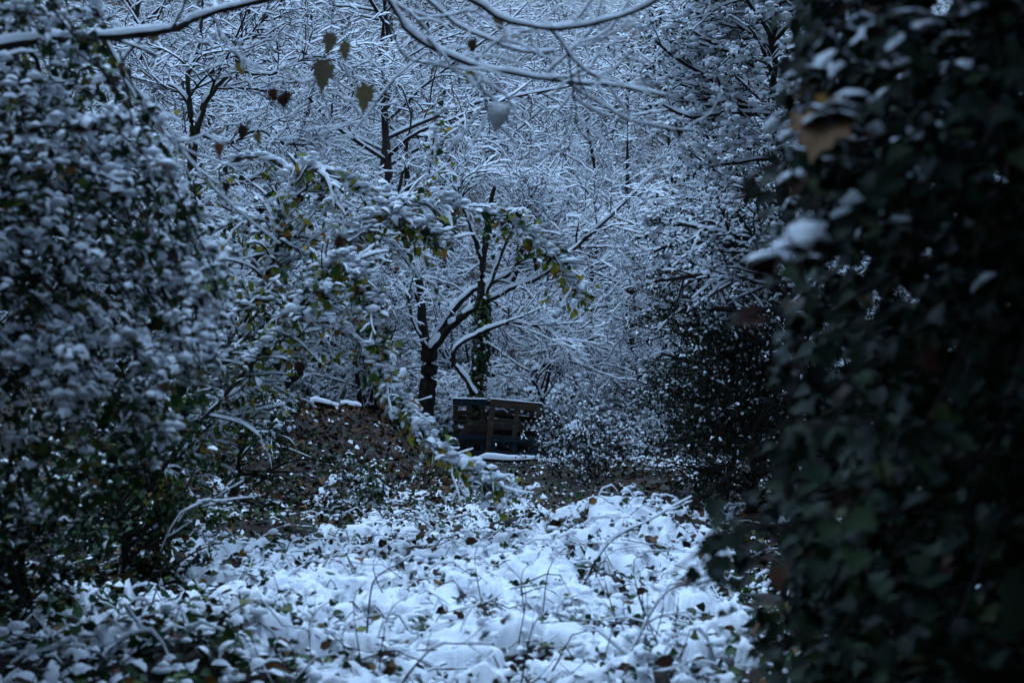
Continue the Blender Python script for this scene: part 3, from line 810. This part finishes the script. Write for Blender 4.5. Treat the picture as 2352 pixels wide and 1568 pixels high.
# ================================================================ leafy shrubs
# --- yellow-leaved arching shrub left of the clearing
def hazel():
    d = 11.0; b = at(190, 1300, d + .6); base = np.array([b[0], b[1], float(terrain(b[0], b[1])) + .1])
    root = thing('arching_shrub', base, 'snow-laden shrub arching over the clearing with hanging yellow-green leaves', 'shrub')
    B = base - [0, 0, .2]
    st = [
        (np.vstack([B, path([(610, 640), (650, 470), (700, 385), (760, 400), (840, 445), (910, 470), (1000, 468), (1090, 482), (1180, 512), (1250, 565), (1305, 630), (1342, 695)], d)]), .030, .007),
        (np.vstack([B, path([(720, 640), (770, 560), (830, 515), (900, 490), (960, 520), (1010, 560)], d - .2)]), .026, .007),
        (np.vstack([B, path([(690, 700), (760, 600), (830, 620), (860, 740), (880, 860), (950, 965), (1030, 1050), (1110, 1100), (1195, 1142)], d - .6)]), .024, .006),
        (np.vstack([B, path([(520, 640), (470, 520), (420, 420), (380, 330)], d + .2)]), .026, .008),
        (np.vstack([B, path([(560, 760), (640, 620), (720, 590), (790, 650), (830, 740)], d + .1)]), .022, .007),
        (np.vstack([B, path([(560, 600), (500, 460), (520, 380), (600, 360), (680, 400)], d + .4)]), .024, .007),
        (np.vstack([B, path([(740, 760), (700, 600), (640, 520), (560, 500), (480, 540)], d)]), .022, .007),
        (np.vstack([B, path([(700, 520), (740, 420), (800, 500), (900, 560), (960, 640)], d + .2)]), .022, .007),
        (np.vstack([B, path([(800, 640), (880, 520), (960, 455), (990, 380), (1000, 260)], d + .4)]), .018, .006),
        (np.vstack([B, path([(470, 860), (520, 740), (600, 690), (680, 720), (730, 800)], d - .3)]), .022, .007),
        (np.vstack([B, path([(640, 820), (720, 740), (800, 760), (850, 830), (870, 900)], d - .3)]), .02, .006),
    ]
    for i_, (p_, a_, b_) in enumerate(st): p_[0, :2] += rng.normal(size=2) * [.16, .3]
    lb = limb_set(root, base, st, 'stem', 'bark', 6)
    P, R = stack(lb, 24)
    L2, R2 = grow(P, R, 420, (0.30, 1), .36, .7, 6, .8, -.06, .12, .6, .5, .003)
    L3, R3 = grow(L2, R2, 900, (0.2, 1), .14, .8, 4, .8, -.08, .12, .7, .6, .002)
    Ly, Ry = grow(P[:2], R[:2], 130, (.40, .98), .30, .7, 6, .9, -.07, .14, .6, .5, .003); L2 = np.concatenate([L2, Ly]); R2 = np.concatenate([R2, Ry])
    Lx, Rx = grow(P[2:3], R[2:3], 90, (.45, .97), .24, .6, 6, .9, -.08, .14, .6, .5, .003); L2 = np.concatenate([L2, Lx]); R2 = np.concatenate([R2, Rx])
    v, f = merge([tube(L2 - base, R2, 3), tube(L3 - base, R3, 3)]); link('twigs', mesh_np('twigs', v, f, M['greentwig']), root, kind='stuff')
    # arch snow is heavy: lumps along the outer stems
    po, _ = along(P, 1500, (0.42, 1), .012); po[:, 2] += .02
    pl, _ = along(L2, 1900, (0, 1), .01); pl[:, 2] += .008
    pa, _ = along(P[:3], 780, (.40, 1), .032); pa[:, 2] += .045
    px_, _ = along(np.concatenate([Lx, Ly]), 800, (.1, 1), .014); pl = np.concatenate([pl, px_])
    pl = pl[rng.random(len(pl)) < .15 + .85 * clump(pl, 6)]
    ex = [lumps(po - base, .018 + .026 * rng.random(len(po))), lumps(pl - base, .012 + .020 * rng.random(len(pl))), lumps(pa - base, .028 + .038 * rng.random(len(pa)) ** 1.5, .6)]
    pos, td = along(L2, 2300, (.1, 1), .03); p2, t2 = along(L3, 1700, (.3, 1), .015)
    p3, t3 = along(P[:3], 1000, (.40, 1), .06); p3[:, 2] -= .05 * rng.random(len(p3))
    pos = np.concatenate([pos, p2, p3]); pos[:, 2] -= .012
    F = leaf_frames(len(pos), tilt=.75, droop=.9)
    size = .034 + .036 * rng.random(len(pos))
    size[-1000:] *= 1.4
    nh = len(pos); gold = rng.random(nh) < .62
    put_leaves(root, base, pos[gold], F[gold], size[gold], 'oval', 'hazel', .08 + .45 * clump(pos[gold], 6), 240)
    put_leaves(root, base, pos[~gold], F[~gold], size[~gold], 'ivy', 'ivy', .12 + .8 * clump(pos[~gold], 6), 60)
    ncut = lambda p: int(p.shape[1] * .36)
    snow_obj(root, [(p[:, ncut(p):], r[:, ncut(p):], .024, 6, .7, .85) for p, r in lb] + [(L2, R2, .018, 4, .5, .95), (L3, R3, .012, 3, .5, .9)], base, ex)
hazel()

# --- ivy-hung shrub close on the left
def left_shrub():
    base = np.array([-2.9, 6.0, float(undergrowth(-2.9, 6.0)) - .1])
    root = thing('ivy_shrub', base, 'large evergreen shrub with drooping sprays and thick clumps of snow, beside the path', 'shrub')
    B = base
    ends = []
    for i in range(84):                                           # arching sprays that reach towards the path
        u1 = 60 + 470 * rng.random(); d = 5.0 + 1.5 * rng.random()
        top = np.interp(u1, [0, 200, 330, 450, 540], [-120, 40, 230, 470, 700]); bot = np.interp(u1, [0, 340, 540], [1330, 1100, 930])
        v1 = top + (bot - top) * rng.random() ** .9
        e = at(u1, v1, d); rise = 150 + 380 * rng.random()
        s = at(u1 - 330 - 200 * rng.random(), v1 - rise, d + .3 * rng.normal()); m_ = at(u1 - 130, v1 - rise * .72, d)
        rt = B + rng.normal(size=3) * [.15, .3, 0]; rt[2] = B[2]
        ends.append(resample([rt, (rt + s) / 2 + [-.25, 0, .45], s, m_, e], 16))
    for i in range(12):
        u1 = -300 + 330 * rng.random(); v1 = -100 + 1100 * rng.random(); d = 5.0 + 1.4 * rng.random(); e = at(u1, v1, d)
        rt = B + rng.normal(size=3) * [.15, .3, 0]; rt[2] = B[2]
        ends.append(resample([rt, (rt + e) / 2 + [-.2, 0, .4], e + [-.1, 0, .2], e], 16))
    P = np.array(ends); P[:, 3:] += rng.normal(size=P[:, 3:].shape) * .02; R = np.linspace(.013, .003, 16)[None] * np.ones((len(P), 1))
    for i in range(len(P)): bark_obj(root, 'stem', P[i:i+1], R[i:i+1], 5, 'twig', base)
    L2, R2 = grow(P, R, 860, (.42, 1), .20, .75, 5, .8, -.10, .12, .6, .5, .002)
    v, f = tube(L2 - base, R2, 3); link('twigs', mesh_np('twigs', v, f, M['twig']), root, kind='stuff')
    pos, _ = along(L2, 11000, (.05, 1), .02); p2, _ = along(P, 3000, (.35, 1), .03)
    pos = np.concatenate([pos, p2])
    F = leaf_frames(len(pos), tilt=.6, droop=.7)
    u, v_, d_ = proj(pos)
    low = sstep(850, 1150, v_) * .45
    po, _ = along(P, 3000, (.42, 1), .014); po[:, 2] += .012
    pl, _ = along(L2, 3600, (.1, 1), .012); pl[:, 2] += .01
    po = po[rng.random(len(po)) < .22 + .78 * clump(po, 7, .38, .50)]; pl = pl[rng.random(len(pl)) < .04 + .96 * clump(pl, 7, .38, .50)]
    ex = [lumps(po - base, .010 + .034 * rng.random(len(po)) ** 2.4, .8), lumps(pl - base, .008 + .028 * rng.random(len(pl)) ** 2.4, .8)]
    ck = clump(L2[:, 2]) > .4; ex.append(quads_to_tris(*caps(L2[ck] - base, R2[ck], .010, 4, .6)))
    inner = np.array([at(u_, v__, d__) for u_, v__, d__ in zip(-250 + 760 * rng.random(5200), -100 + 1300 * rng.random(5200), 5.9 + 1.0 * rng.random(5200))])
    iu, iv, _d = proj(inner); inner = inner[iu < np.interp(iv, [-100, 40, 230, 470, 700, 930, 1090, 1330], [200, 230, 330, 440, 500, 480, 330, 60])]
    V_, F_ = inst(*TL_LO['ivy'], leaf_frames(len(inner), tilt=.8, droop=.6), inner - base, .03 + .03 * rng.random(len(inner)))
    link('inner_foliage', mesh_np('inner_foliage', V_, F_, M['ivy']), root, kind='stuff')
    put_leaves(root, base, pos, F, (.022 + .028 * rng.random(len(pos))), 'ivy', 'ivy', np.clip(.14 + .84 * clump(pos, 7, .38, .50) - low, .03, 1), 300, 1.05, 1.1, .25, ex, near='mid')
left_shrub()

# --- evergreen shrubs built from limbs, twigs and small leaves
def evergreen(name, label, base, H, W, n1, n2, n3, nleaf, lsize, snow_lo, snow_hi, mat='darkivy', kind='small', n_single=0, seed=1, lumpn=900, lumpr=.03, z0=.08, group=None, cat='shrub', side=None):
    global rng
    keep = rng; rng = np.random.default_rng(seed)
    base = np.asarray(base, float)
    root = thing(name, base, label, cat, group)
    T = resample([[0, 0, -.2], [.1 * W, 0, H * .3], [-.05 * W, .05, H * .65], [.05 * W, 0, H]], 10)[None] + base
    TR = np.linspace(.02 * H + .01, .01, 10)[None]
    bark_obj(root, 'trunk', T, TR, 8, 'bark', base, .05)
    L1, R1 = grow(T, TR, n1, (z0, .98), W * .8, 1.15, 8, .6, -.02, .10, .5, .3, .006, up=.18, side=side)
    for i in range(n1): bark_obj(root, 'limb', L1[i:i+1], R1[i:i+1], 5, 'twig', base)
    L2, R2 = grow(L1, R1, n2, (.2, 1), W * .34, .75, 6, .7, -.04, .12, .5, .4, .003)
    L3, R3 = grow(L2, R2, n3, (.15, 1), W * .15, .8, 3, .7, -.05, .12, .6, .6, .002)
    v, f = merge([tube(L2 - base, R2, 3), tube(L3[::2] - base, R3[::2], 3)]); link('twigs', mesh_np('twigs', v, f, M['twig']), root, kind='stuff')
    pos, _ = along(L3, nleaf, (.1, 1), lsize * .35)
    q = sstep(.18, .6, (pos[:, 2] - base[2]) / H); sp = snow_lo + (snow_hi - snow_lo) * q
    F = leaf_frames(len(pos), tilt=.6, droop=.35)
    pl, _ = along(L3, lumpn, (.2, 1), lsize * .3); ql = sstep(.2, .6, (pl[:, 2] - base[2]) / H)
    pl = pl[rng.random(len(pl)) < snow_lo * .5 + (snow_hi - snow_lo * .5) * ql]; pl[:, 2] += lsize * .2
    ex = [lumps(pl - base, lumpr * (.5 + .8 * rng.random(len(pl))))] if len(pl) else None
    put_leaves(root, base, pos, F, lsize * (.7 + .6 * rng.random(len(pos))), kind, mat, sp, n_single, 1.1, 1.0, .3, ex)
    if snow_hi > .3: snow_obj(root, [(L1[L1[:, 0, 2] > base[2] + .4 * H], R1[L1[:, 0, 2] > base[2] + .4 * H], .02, 4, .5, snow_hi), (L2[L2[:, 0, 2] > base[2] + .3 * H], R2[L2[:, 0, 2] > base[2] + .3 * H], .016, 4, .5, snow_hi)], base)
    rng = keep
    return root

def tz(x, y): return float(terrain(x, y))
# tall evergreens right of the clearing: snow on top, dark below
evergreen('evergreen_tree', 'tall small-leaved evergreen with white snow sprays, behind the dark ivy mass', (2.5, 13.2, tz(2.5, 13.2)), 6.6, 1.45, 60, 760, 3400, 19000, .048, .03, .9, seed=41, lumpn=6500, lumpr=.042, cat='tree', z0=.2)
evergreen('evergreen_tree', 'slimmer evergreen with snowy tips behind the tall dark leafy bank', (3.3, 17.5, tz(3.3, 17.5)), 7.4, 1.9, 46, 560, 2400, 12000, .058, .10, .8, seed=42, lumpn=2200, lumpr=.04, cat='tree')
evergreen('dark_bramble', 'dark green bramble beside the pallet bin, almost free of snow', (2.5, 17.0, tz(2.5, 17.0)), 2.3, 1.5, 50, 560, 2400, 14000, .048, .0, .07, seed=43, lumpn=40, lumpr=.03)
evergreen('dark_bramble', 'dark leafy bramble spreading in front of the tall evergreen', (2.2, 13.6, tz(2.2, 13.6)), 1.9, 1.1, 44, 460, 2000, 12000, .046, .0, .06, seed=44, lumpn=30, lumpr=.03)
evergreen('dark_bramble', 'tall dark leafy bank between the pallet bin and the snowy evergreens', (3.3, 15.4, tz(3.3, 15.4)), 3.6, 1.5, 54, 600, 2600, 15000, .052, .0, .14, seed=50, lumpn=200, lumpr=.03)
evergreen('bramble_patch', 'ragged bramble patch at the foot of the leaning trunk', (-3.9, 20.4, tz(-3.9, 20.4) - .05), .6, 1.0, 24, 200, 900, 2600, .05, .1, .4, mat='ivy', kind='oval', seed=52, lumpn=200, lumpr=.025)
evergreen('bramble_patch', 'small tangled bramble between the bank and the drooping snowy branch', (-1.6, 15.4, tz(-1.6, 15.4) - .05), .35, .6, 24, 200, 900, 2600, .045, .06, .3, mat='ivy', kind='oval', seed=53, lumpn=120, lumpr=.022)
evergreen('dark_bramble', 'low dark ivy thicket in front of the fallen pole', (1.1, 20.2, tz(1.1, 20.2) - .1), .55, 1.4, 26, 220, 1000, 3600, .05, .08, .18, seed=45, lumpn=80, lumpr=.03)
evergreen('dark_bush', 'shaded dark bush under the drooping snowy sprays', (-2.62, 9.4, tz(-2.62, 9.4)), 1.35, .72, 34, 300, 1500, 5600, .045, .0, .05, mat='ivy', kind='oval', seed=46, lumpn=80, lumpr=.02)
evergreen('dark_bush', 'dark green bush behind the arching shrub, beside the upright trunk', (-3.3, 16.5, tz(-3.3, 16.5)), 2.3, 1.5, 30, 300, 1500, 5200, .06, .08, .40, mat='ivy', kind='oval', seed=47, lumpn=400, lumpr=.03)

evergreen('ivy_bush', 'low dark ivy bush under the hanging sprays beside the path', (-2.6, 7.3, tz(-2.6, 7.3)), 1.1, .75, 34, 320, 1500, 5600, .042, .03, .2, mat='ivy', kind='ivy', seed=49, lumpn=250, lumpr=.022, n_single=120)

# --- dark ivy-clad tree close on the right
def right_ivy():
    base = np.array([1.52, 3.55, -0.05])
    root = thing('ivy_clad_tree', base, 'black mass of ivy-covered trunk with a few snowy leaves and one tan dead leaf', 'tree')
    T = resample([base - [0, 0, .2], base + [.02, .05, 1.0], base + [.06, .1, 2.2], base + [.0, .1, 4.6]], 12)[None]; TR = np.linspace(.30, .20, 12)[None]
    bark_obj(root, 'trunk', T, TR, 14, 'bark', base, .05)
    edge_v = [-200, 0, 120, 230, 330, 430, 520, 600, 740, 870, 990, 1060, 1130, 1200, 1290, 1400, 1490, 1700]
    edge_u = [1830, 1800, 1850, 1745, 1775, 1760, 1800, 1775, 1730, 1770, 1720, 1770, 1730, 1660, 1640, 1700, 1745, 1760]
    st = []
    for i in range(150):
        v1 = -350 + 2050 * rng.random(); lim = np.interp(v1, edge_v, edge_u)
        d = 2.5 + 1.9 * rng.random()
        u1 = lim + 20 - 150 * rng.random() ** 3 + (2500 - lim) * rng.random() ** 1.3
        e = at(u1, v1, d); rt = np.array([base[0] + rng.normal() * .12, base[1] + rng.normal() * .12, max(.05, e[2] + .1 + .5 * rng.normal())])
        mid = (e + rt) / 2 + [0, 0, .12 + .1 * rng.random()]
        st.append(resample([rt, mid, e + [0, 0, .03], e + [-.02, 0, -.03]], 10))
    P = np.array(st); R = np.linspace(.009, .0025, 10)[None] * np.ones((len(P), 1))
    v, f = tube(P - base, R, 4); link('stems', mesh_np('stems', v, f, M['twig']), root, kind='stuff')
    L2, R2 = grow(P, R, 900, (.3, 1), .16, .9, 4, .8, -.05, .12, .6, .6, .0015)
    pos, _ = along(L2, 5200, (0, 1), .03); p2, _ = along(P, 2400, (.25, 1), .05)
    pos = np.concatenate([pos, p2])
    u, v_, d_ = proj(pos); ok = u > np.interp(v_, edge_v, edge_u) - 15 - 150 * np.clip(vnoise(v_ / 70 + 3, v_ * 0) * 1.6 - .55, 0, 1); pos = pos[ok]; u = u[ok]; v_ = v_[ok]
    out = norm(np.stack([-np.ones(len(pos)), -np.ones(len(pos)) * 1.2, np.zeros(len(pos))], -1) + rng.normal(size=(len(pos), 3)) * .4)
    F = leaf_frames(len(pos), out=out, tilt=.45, droop=.8, outw=.7)
    size = .034 + .030 * rng.random(len(pos))
    sp = .12 * (1 - sstep(120, 700, v_)) * sstep(2300, 1900, u) + .003
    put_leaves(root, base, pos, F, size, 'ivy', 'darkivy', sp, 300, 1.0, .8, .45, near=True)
    # leaves deep inside, towards the trunk
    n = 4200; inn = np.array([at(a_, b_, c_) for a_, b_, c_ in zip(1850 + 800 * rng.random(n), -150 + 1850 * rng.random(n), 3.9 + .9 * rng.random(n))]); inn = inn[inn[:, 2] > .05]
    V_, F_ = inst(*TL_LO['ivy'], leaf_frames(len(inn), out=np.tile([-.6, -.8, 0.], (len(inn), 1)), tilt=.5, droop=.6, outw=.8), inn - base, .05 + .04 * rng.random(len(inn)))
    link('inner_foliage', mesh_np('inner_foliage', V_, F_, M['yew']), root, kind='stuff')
    # leaf canopy added overhead, above the view, to shade the ivy below
    n = 6500; q = norm(rng.normal(size=(n, 3))) * (rng.random((n, 1)) ** .4) * [1.9, 1.7, .9]; cp = base + [.35, -.1, 4.0] + q
    V_, F_ = inst(*TL_LO['ivy'], leaf_frames(n, tilt=.5, droop=.4), cp - base, .07 + .05 * rng.random(n))
    link('shade_crown', mesh_np('shade_crown', V_, F_, M['darkivy']), root, kind='stuff')
    cl = []
    for i in range(14):
        e = cp[rng.integers(0, n)]; cl.append(resample([base + [.03, .1, 2.9 + .8 * rng.random()], (base + [0, .1, 3.2] + e) / 2 + [0, 0, .1], e], 8))
    bark_obj(root, 'shade_crown_limbs', np.array(cl), np.linspace(.05, .012, 8)[None].repeat(14, 0), 6, 'bark', base, kind='stuff')
    # snowy sprays that catch the light
    spr = [((1960, 110), (2120, 60), 2.9), ((2040, 130), (2240, 190), 3.0), ((1850, 390), (1930, 340), 2.9), ((1840, 560), (1960, 500), 2.9), ((1790, 600), (1850, 570), 2.9), ((1960, 480), (2080, 540), 3.0), ((1860, 300), (1990, 240), 2.8), ((2180, 40), (2340, 10), 3.0), ((1880, 150), (1960, 130), 3.1)]
    pp = []
    for (a, b_, d) in spr:
        n = 9
        for k in range(n):
            t = k / (n - 1); c = at(a[0] + (b_[0] - a[0]) * t + rng.normal() * 16, a[1] + (b_[1] - a[1]) * t - 26 * math.sin(t * 3.14) + rng.normal() * 14, d + rng.normal() * .05); pp.append(c)
    pp = np.array(pp); F = leaf_frames(len(pp), tilt=.35, droop=.45)
    put_leaves(root, base, pp, F, .055 + .03 * rng.random(len(pp)), 'ivy', 'darkivy', .92, len(pp), 1.0, .6, .1)
    for (uu, vv, d, mt, s, kd, lb) in ((1885, 295, 2.75, 'tan', .105, 'syc', 'pale tan dead leaf caught in the ivy'), (1905, 232, 2.85, 'gold', .05, 'syc', 'small golden leaf'), (1640, 1165, 3.2, 'darkivy', .06, 'ivy', None)):
        c = at(uu, vv, d) - base
        x = norm(np.array([-.25, -.2, -.75])); nr = norm(np.array([-.1, -.62, .75])); x = norm(x - (x @ nr) * nr); y = np.cross(nr, x)
        o = link('leaf', mesh_np('leaf', *TL[kd], M[mt]), root)
        Mx = Matrix.Identity(4)
        for a in range(3): Mx[a][0], Mx[a][1], Mx[a][2], Mx[a][3] = x[a] * s, y[a] * s, nr[a] * s, c[a] - x[a] * s * .4
        o.matrix_local = Mx
        if lb: o['label'] = lb
right_ivy()

# ================================================================ sycamore whose limbs hang into the top of the view
def sycamore():
    base = np.array([-2.75, 4.6, 0.0]); base[2] = float(terrain(base[0], base[1])) - .05
    root = thing('overhanging_tree', base, 'bare tree reaching snow-lined limbs and a few hanging brown leaves overhead', 'tree')
    T = [(np.vstack([base - [0, 0, .2], base + [.05, 0, 1.6], base + [.1, .1, 3.2], base + [.05, .2, 6.5]]), .17, .10)]
    tk = limb_set(root, base, T, 'trunk', k=12)
    fork = base + [.1, .1, 3.0]; fk2 = base + [.1, .15, 4.2]
    d = 5.6
    lb = limb_set(root, base, [
        (np.vstack([fork - [0, 0, .6], path([(-60, 120, 5.2), (150, 88, 5.5), (280, 84, 5.6), (390, 68, 5.7), (480, 32, 5.8), (560, 8, 5.9), (640, -8, 6), (760, -80, 6.2)], d)]), .026, .011),
        (np.vstack([fk2, at(400, -420, 5.2), path([(760, -220), (860, -60), (905, 20), (945, 80), (1010, 118), (1080, 150), (1170, 168), (1250, 182), (1300, 188), (1400, 196), (1480, 210), (1530, 222)], d)]), .024, .005),
        (np.vstack([fk2, at(420, -480, 5.3), path([(800, -260), (930, -60), (985, 0), (1040, 50), (1100, 82), (1170, 112), (1230, 122), (1275, 118)], d + .25)]), .019, .005),
        (np.vstack([fk2, at(450, -520, 5.2), path([(860, -220), (1010, -50), (1090, 5), (1140, 38), (1200, 58), (1270, 66), (1340, 58), (1410, 44), (1470, 22), (1520, -5), (1620, -60)], d - .2)]), .021, .006)], mat='bark')
    tw = limb_set(root, base, [
        (path([(1262, 66), (1300, 110), (1312, 180), (1322, 240), (1330, 300), (1360, 330)], d - .1), .0048, .0025),
        (path([(1268, 68), (1330, 150), (1400, 200)], d - .1), .005, .003),
        (path([(1300, 188), (1380, 240), (1440, 275), (1530, 295), (1600, 300)], d), .005, .0025),
        (path([(905, 20), (900, 60), (930, 130), (1000, 150), (1060, 170), (1110, 210), (1165, 262)], d), .0045, .0025),
        (path([(1075, 150), (1110, 210), (1120, 260), (1150, 295)], d), .004, .002),
        (path([(1255, 168), (1330, 100), (1380, 40), (1390, -10)], d), .004, .0022),
        (path([(1080, 150), (1150, 90), (1210, 70)], d + .1), .004, .002),
        (path([(1280, 260), (1360, 150), (1400, 60)], d + .2), .0035, .002),
        (path([(920, 20), (990, 40), (1060, 30), (1120, 20)], d + .1), .004, .002),
        (path([(330, 84), (280, 150), (320, 240), (400, 330), (460, 400), (540, 480), (640, 560)], 6.0), .006, .003),
        (path([(240, 88), (300, 190), (370, 270), (420, 350)], 5.8), .007, .003),
        (path([(770, -20), (755, 90), (720, 200), (690, 310), (668, 400)], 6.2), .0035, .002),
        (path([(980, 120), (900, 190), (840, 270), (780, 340)], 6.4), .0035, .002),
        (path([(390, 68), (420, 20), (430, -40)], 5.7), .006, .004),
        (path([(480, 32), (500, 60), (496, 90)], 5.8), .004, .002)], name='twig', mat='twig', k=5, rough=0)
    P, R = stack(lb + tw, 14)
    L2, R2 = grow(P, R, 130, (.38, 1), .26, .7, 6, .8, -.03, .16, .6, .5, .0016)
    L3, R3 = grow(L2, R2, 160, (.3, 1), .10, .8, 4, .8, -.03, .18, .7, .6, .0013)
    v, f = merge([tube(L2 - base, R2, 4), tube(L3 - base, R3, 4)]); link('twigs', mesh_np('twigs', v, f, M['twig']), root, kind='stuff')
    snow_obj(root, [(p, r, .013 if r[0, 0] > .015 else .008, 8, .45, .93) for p, r in lb + tw] + [(L2, R2, .007, 5, .6, 1), (L3, R3, .006, 4, .6, 1)], base)
    # dead leaves hanging from the twigs
    lm = mesh_np('leaf', *TL['syc'], M['syc']); bm_ = mesh_np('leaf', *TL['syc'], M['brown']); om = mesh_np('leaf', *TL['oval'], M['brown'])
    sm = mesh_np('leaf_snow', *TC['syc'], M['snow'])
    def hang(u, v, d, s, me, lbl=None, snow=False, yaw=None):
        yaw = rng.random() * 6.283 if yaw is None else yaw
        nr = norm(np.array([math.cos(yaw) * .9, -abs(math.sin(yaw)) - .3, .35])); x = np.array([.25 * rng.normal(), 0, -1.0]); x = norm(x - (x @ nr) * nr); y = np.cross(nr, x)
        c = at(u, v, d) - base; o = link('leaf', me, root)
        Mx = Matrix.Identity(4)
        for a in range(3): Mx[a][0], Mx[a][1], Mx[a][2], Mx[a][3] = x[a] * s * 1.15, y[a] * s * .72, nr[a] * s * 1.4, c[a]
        o.matrix_local = Mx
        if snow: link('snow', sm, o)
        if lbl: o['label'] = lbl
    for (u, v, s, me, lb_, sn, yw) in ((758, 78, .075, lm, 'greenish yellow hanging leaf', False, 1.2), (798, 98, .07, lm, 'curled brown hanging leaf', False, 2.2), (740, 142, .11, lm, 'long grey-brown hanging leaf', False, 1.0), (846, 198, .10, lm, 'curled grey-brown leaf', False, 1.9),
                                       (1143, 38, .055, lm, None, False, 1.4), (1085, 92, .05, bm_, None, False, 1.7), (1078, 165, .05, lm, None, False, 1.4), (548, 146, .05, lm, None, False, 1.5), (625, 205, .05, bm_, None, False, 1.4), (645, 220, .05, bm_, None, False, 1.8),
                                       (560, 290, .055, bm_, None, False, 1.2), (590, 308, .04, lm, None, False, 1.6), (505, 330, .05, bm_, None, False, 1.6), (548, 360, .04, bm_, None, False, 2.0), (1560, 290, .05, bm_, None, False, 1.8), (660, 212, .05, bm_, None, False, 1.1), (60, 395, .075, bm_, None, False, 1.4),
                                       (360, 72, .05, lm, None, False, 1.2), (225, 100, .05, lm, None, False, 1.8), (520, 420, .04, bm_, None, False, 1.2), (320, 545, .04, bm_, None, False, 1.3), (690, 830, .06, bm_, None, False, 1.6), (785, 545, .05, bm_, None, False, 1.4)):
        hang(u, v, 6.0, s, me, lb_, sn, yw)
    hang(1150, 240, 5.6, .085, lm, 'drooping leaf heaped with snow', True, 1.57)
sycamore()

# ================================================================ bare twigs poking out of the foreground snow
def bare_twig(label, pts, d, r=.006, th=.006, group=None, branches=4):
    p = path(pts, d); b = p[0].copy(); b[2] = float(undergrowth(b[0], b[1])) - .03
    p[0] = b
    root = thing('bare_twig', b, label, 'twig', group)
    P = resample(p, 12)[None]; R = np.linspace(r, r * .45, 12)[None]
    bark_obj(root, 'stem', P, R, 6, 'twig', b)
    L2, R2 = grow(P, R, branches, (.35, .95), .16, .6, 5, 1, .02, .1, .6, .5, .0015)
    v, f = tube(L2 - b, R2, 4); link('side_twigs', mesh_np('side_twigs', v, f, M['twig']), root, kind='stuff')
    if th: snow_obj(root, [(P, R, th, 5, .6, .7), (L2, R2, th * .6, 4, .6, .7)], b)
bare_twig('crooked bare dark twig standing up from the middle of the snow', [(840, 1440), (850, 1370), (864, 1325), (905, 1300), (945, 1275)], 7.0, .006, .002)
bare_twig('thin bent cane with a side shoot low in the snow', [(880, 1500), (990, 1490), (1060, 1478), (1130, 1480)], 5.9, .006, .006)
bare_twig('straight brown cane slanting up to the right out of the snow', [(1180, 1500), (1220, 1450), (1260, 1400)], 6.0, .005, .004)
bare_twig('dark bramble cane arching over the snow beside the ivy mass', [(1420, 1400), (1520, 1370), (1600, 1340), (1660, 1330)], 6.2, .006, .008)
bare_twig('snow-lined cane slanting across the snowy mound', [(1330, 1290), (1400, 1245), (1500, 1190), (1590, 1140)], 8.6, .008, .014)
bare_twig('snow-lined twig lying on the ivy beneath the shrub', [(330, 1190), (420, 1180), (520, 1150), (590, 1140)], 7.6, .005, .005)
bare_twig('thin twig crossing the ivy carpet below the dark bush', [(300, 1290), (400, 1200), (480, 1150), (560, 1105)], 7.2, .004, .006)
for i in range(16):
    u = 700 + 950 * rng.random(); v = 1330 + 210 * rng.random(); d = 1.3 * FPX / (v - 800)
    bare_twig('fine bare twig sticking out of the open foreground snow', [(u, v), (u + 20 + 40 * rng.normal(), v - 50 - 40 * rng.random()), (u + 50 + 90 * rng.normal(), v - 70 - 60 * rng.random())], max(d, 5.4), .0035, .003, 'fine twigs in the foreground snow', 2)

# ================================================================ unseen evergreens added beside and behind the viewer to shade the scene
shade = evergreen('shade_yew', 'dense dark yew added out of view for shade, behind the ivy-covered trunk', (4.3, 5.2, 0), 6.0, 1.7, 44, 420, 1900, 9000, .12, 0, .3, mat='yew', seed=71, lumpn=50, lumpr=.03, cat='tree', kind='oval', z0=.03)
for (x, y, rz, s) in ((-4.8, -0.6, 1, 1.0), (3.4, 0.2, 2, 1.0), (0.8, -3.4, 3, 1.0), (-1.7, -3.4, 4, 1.1), (3.0, -2.6, 5, 1.0), (3.3, 2.6, .4, 1.0), (0.2, -2.2, .9, 1.0), (-7.2, 5.5, .3, 1.2), (6.6, 8.5, 1.7, 1.3), (-8.6, 11, 2.9, 1.3), (8.2, 13, .1, 1.4), (-9.5, 17, 3.3, 1.5), (-6.0, 1.5, 2.3, 1.2), (5.6, 2.0, 1.3, 1.3), (-3.6, -3.6, 2.2, 1.1)):
    tag(copy_tree(shade, (x, y, 0), rz, s), 'dense dark yew added out of view to block light from the sides and behind', 'tree', 'unseen yews added for shade')
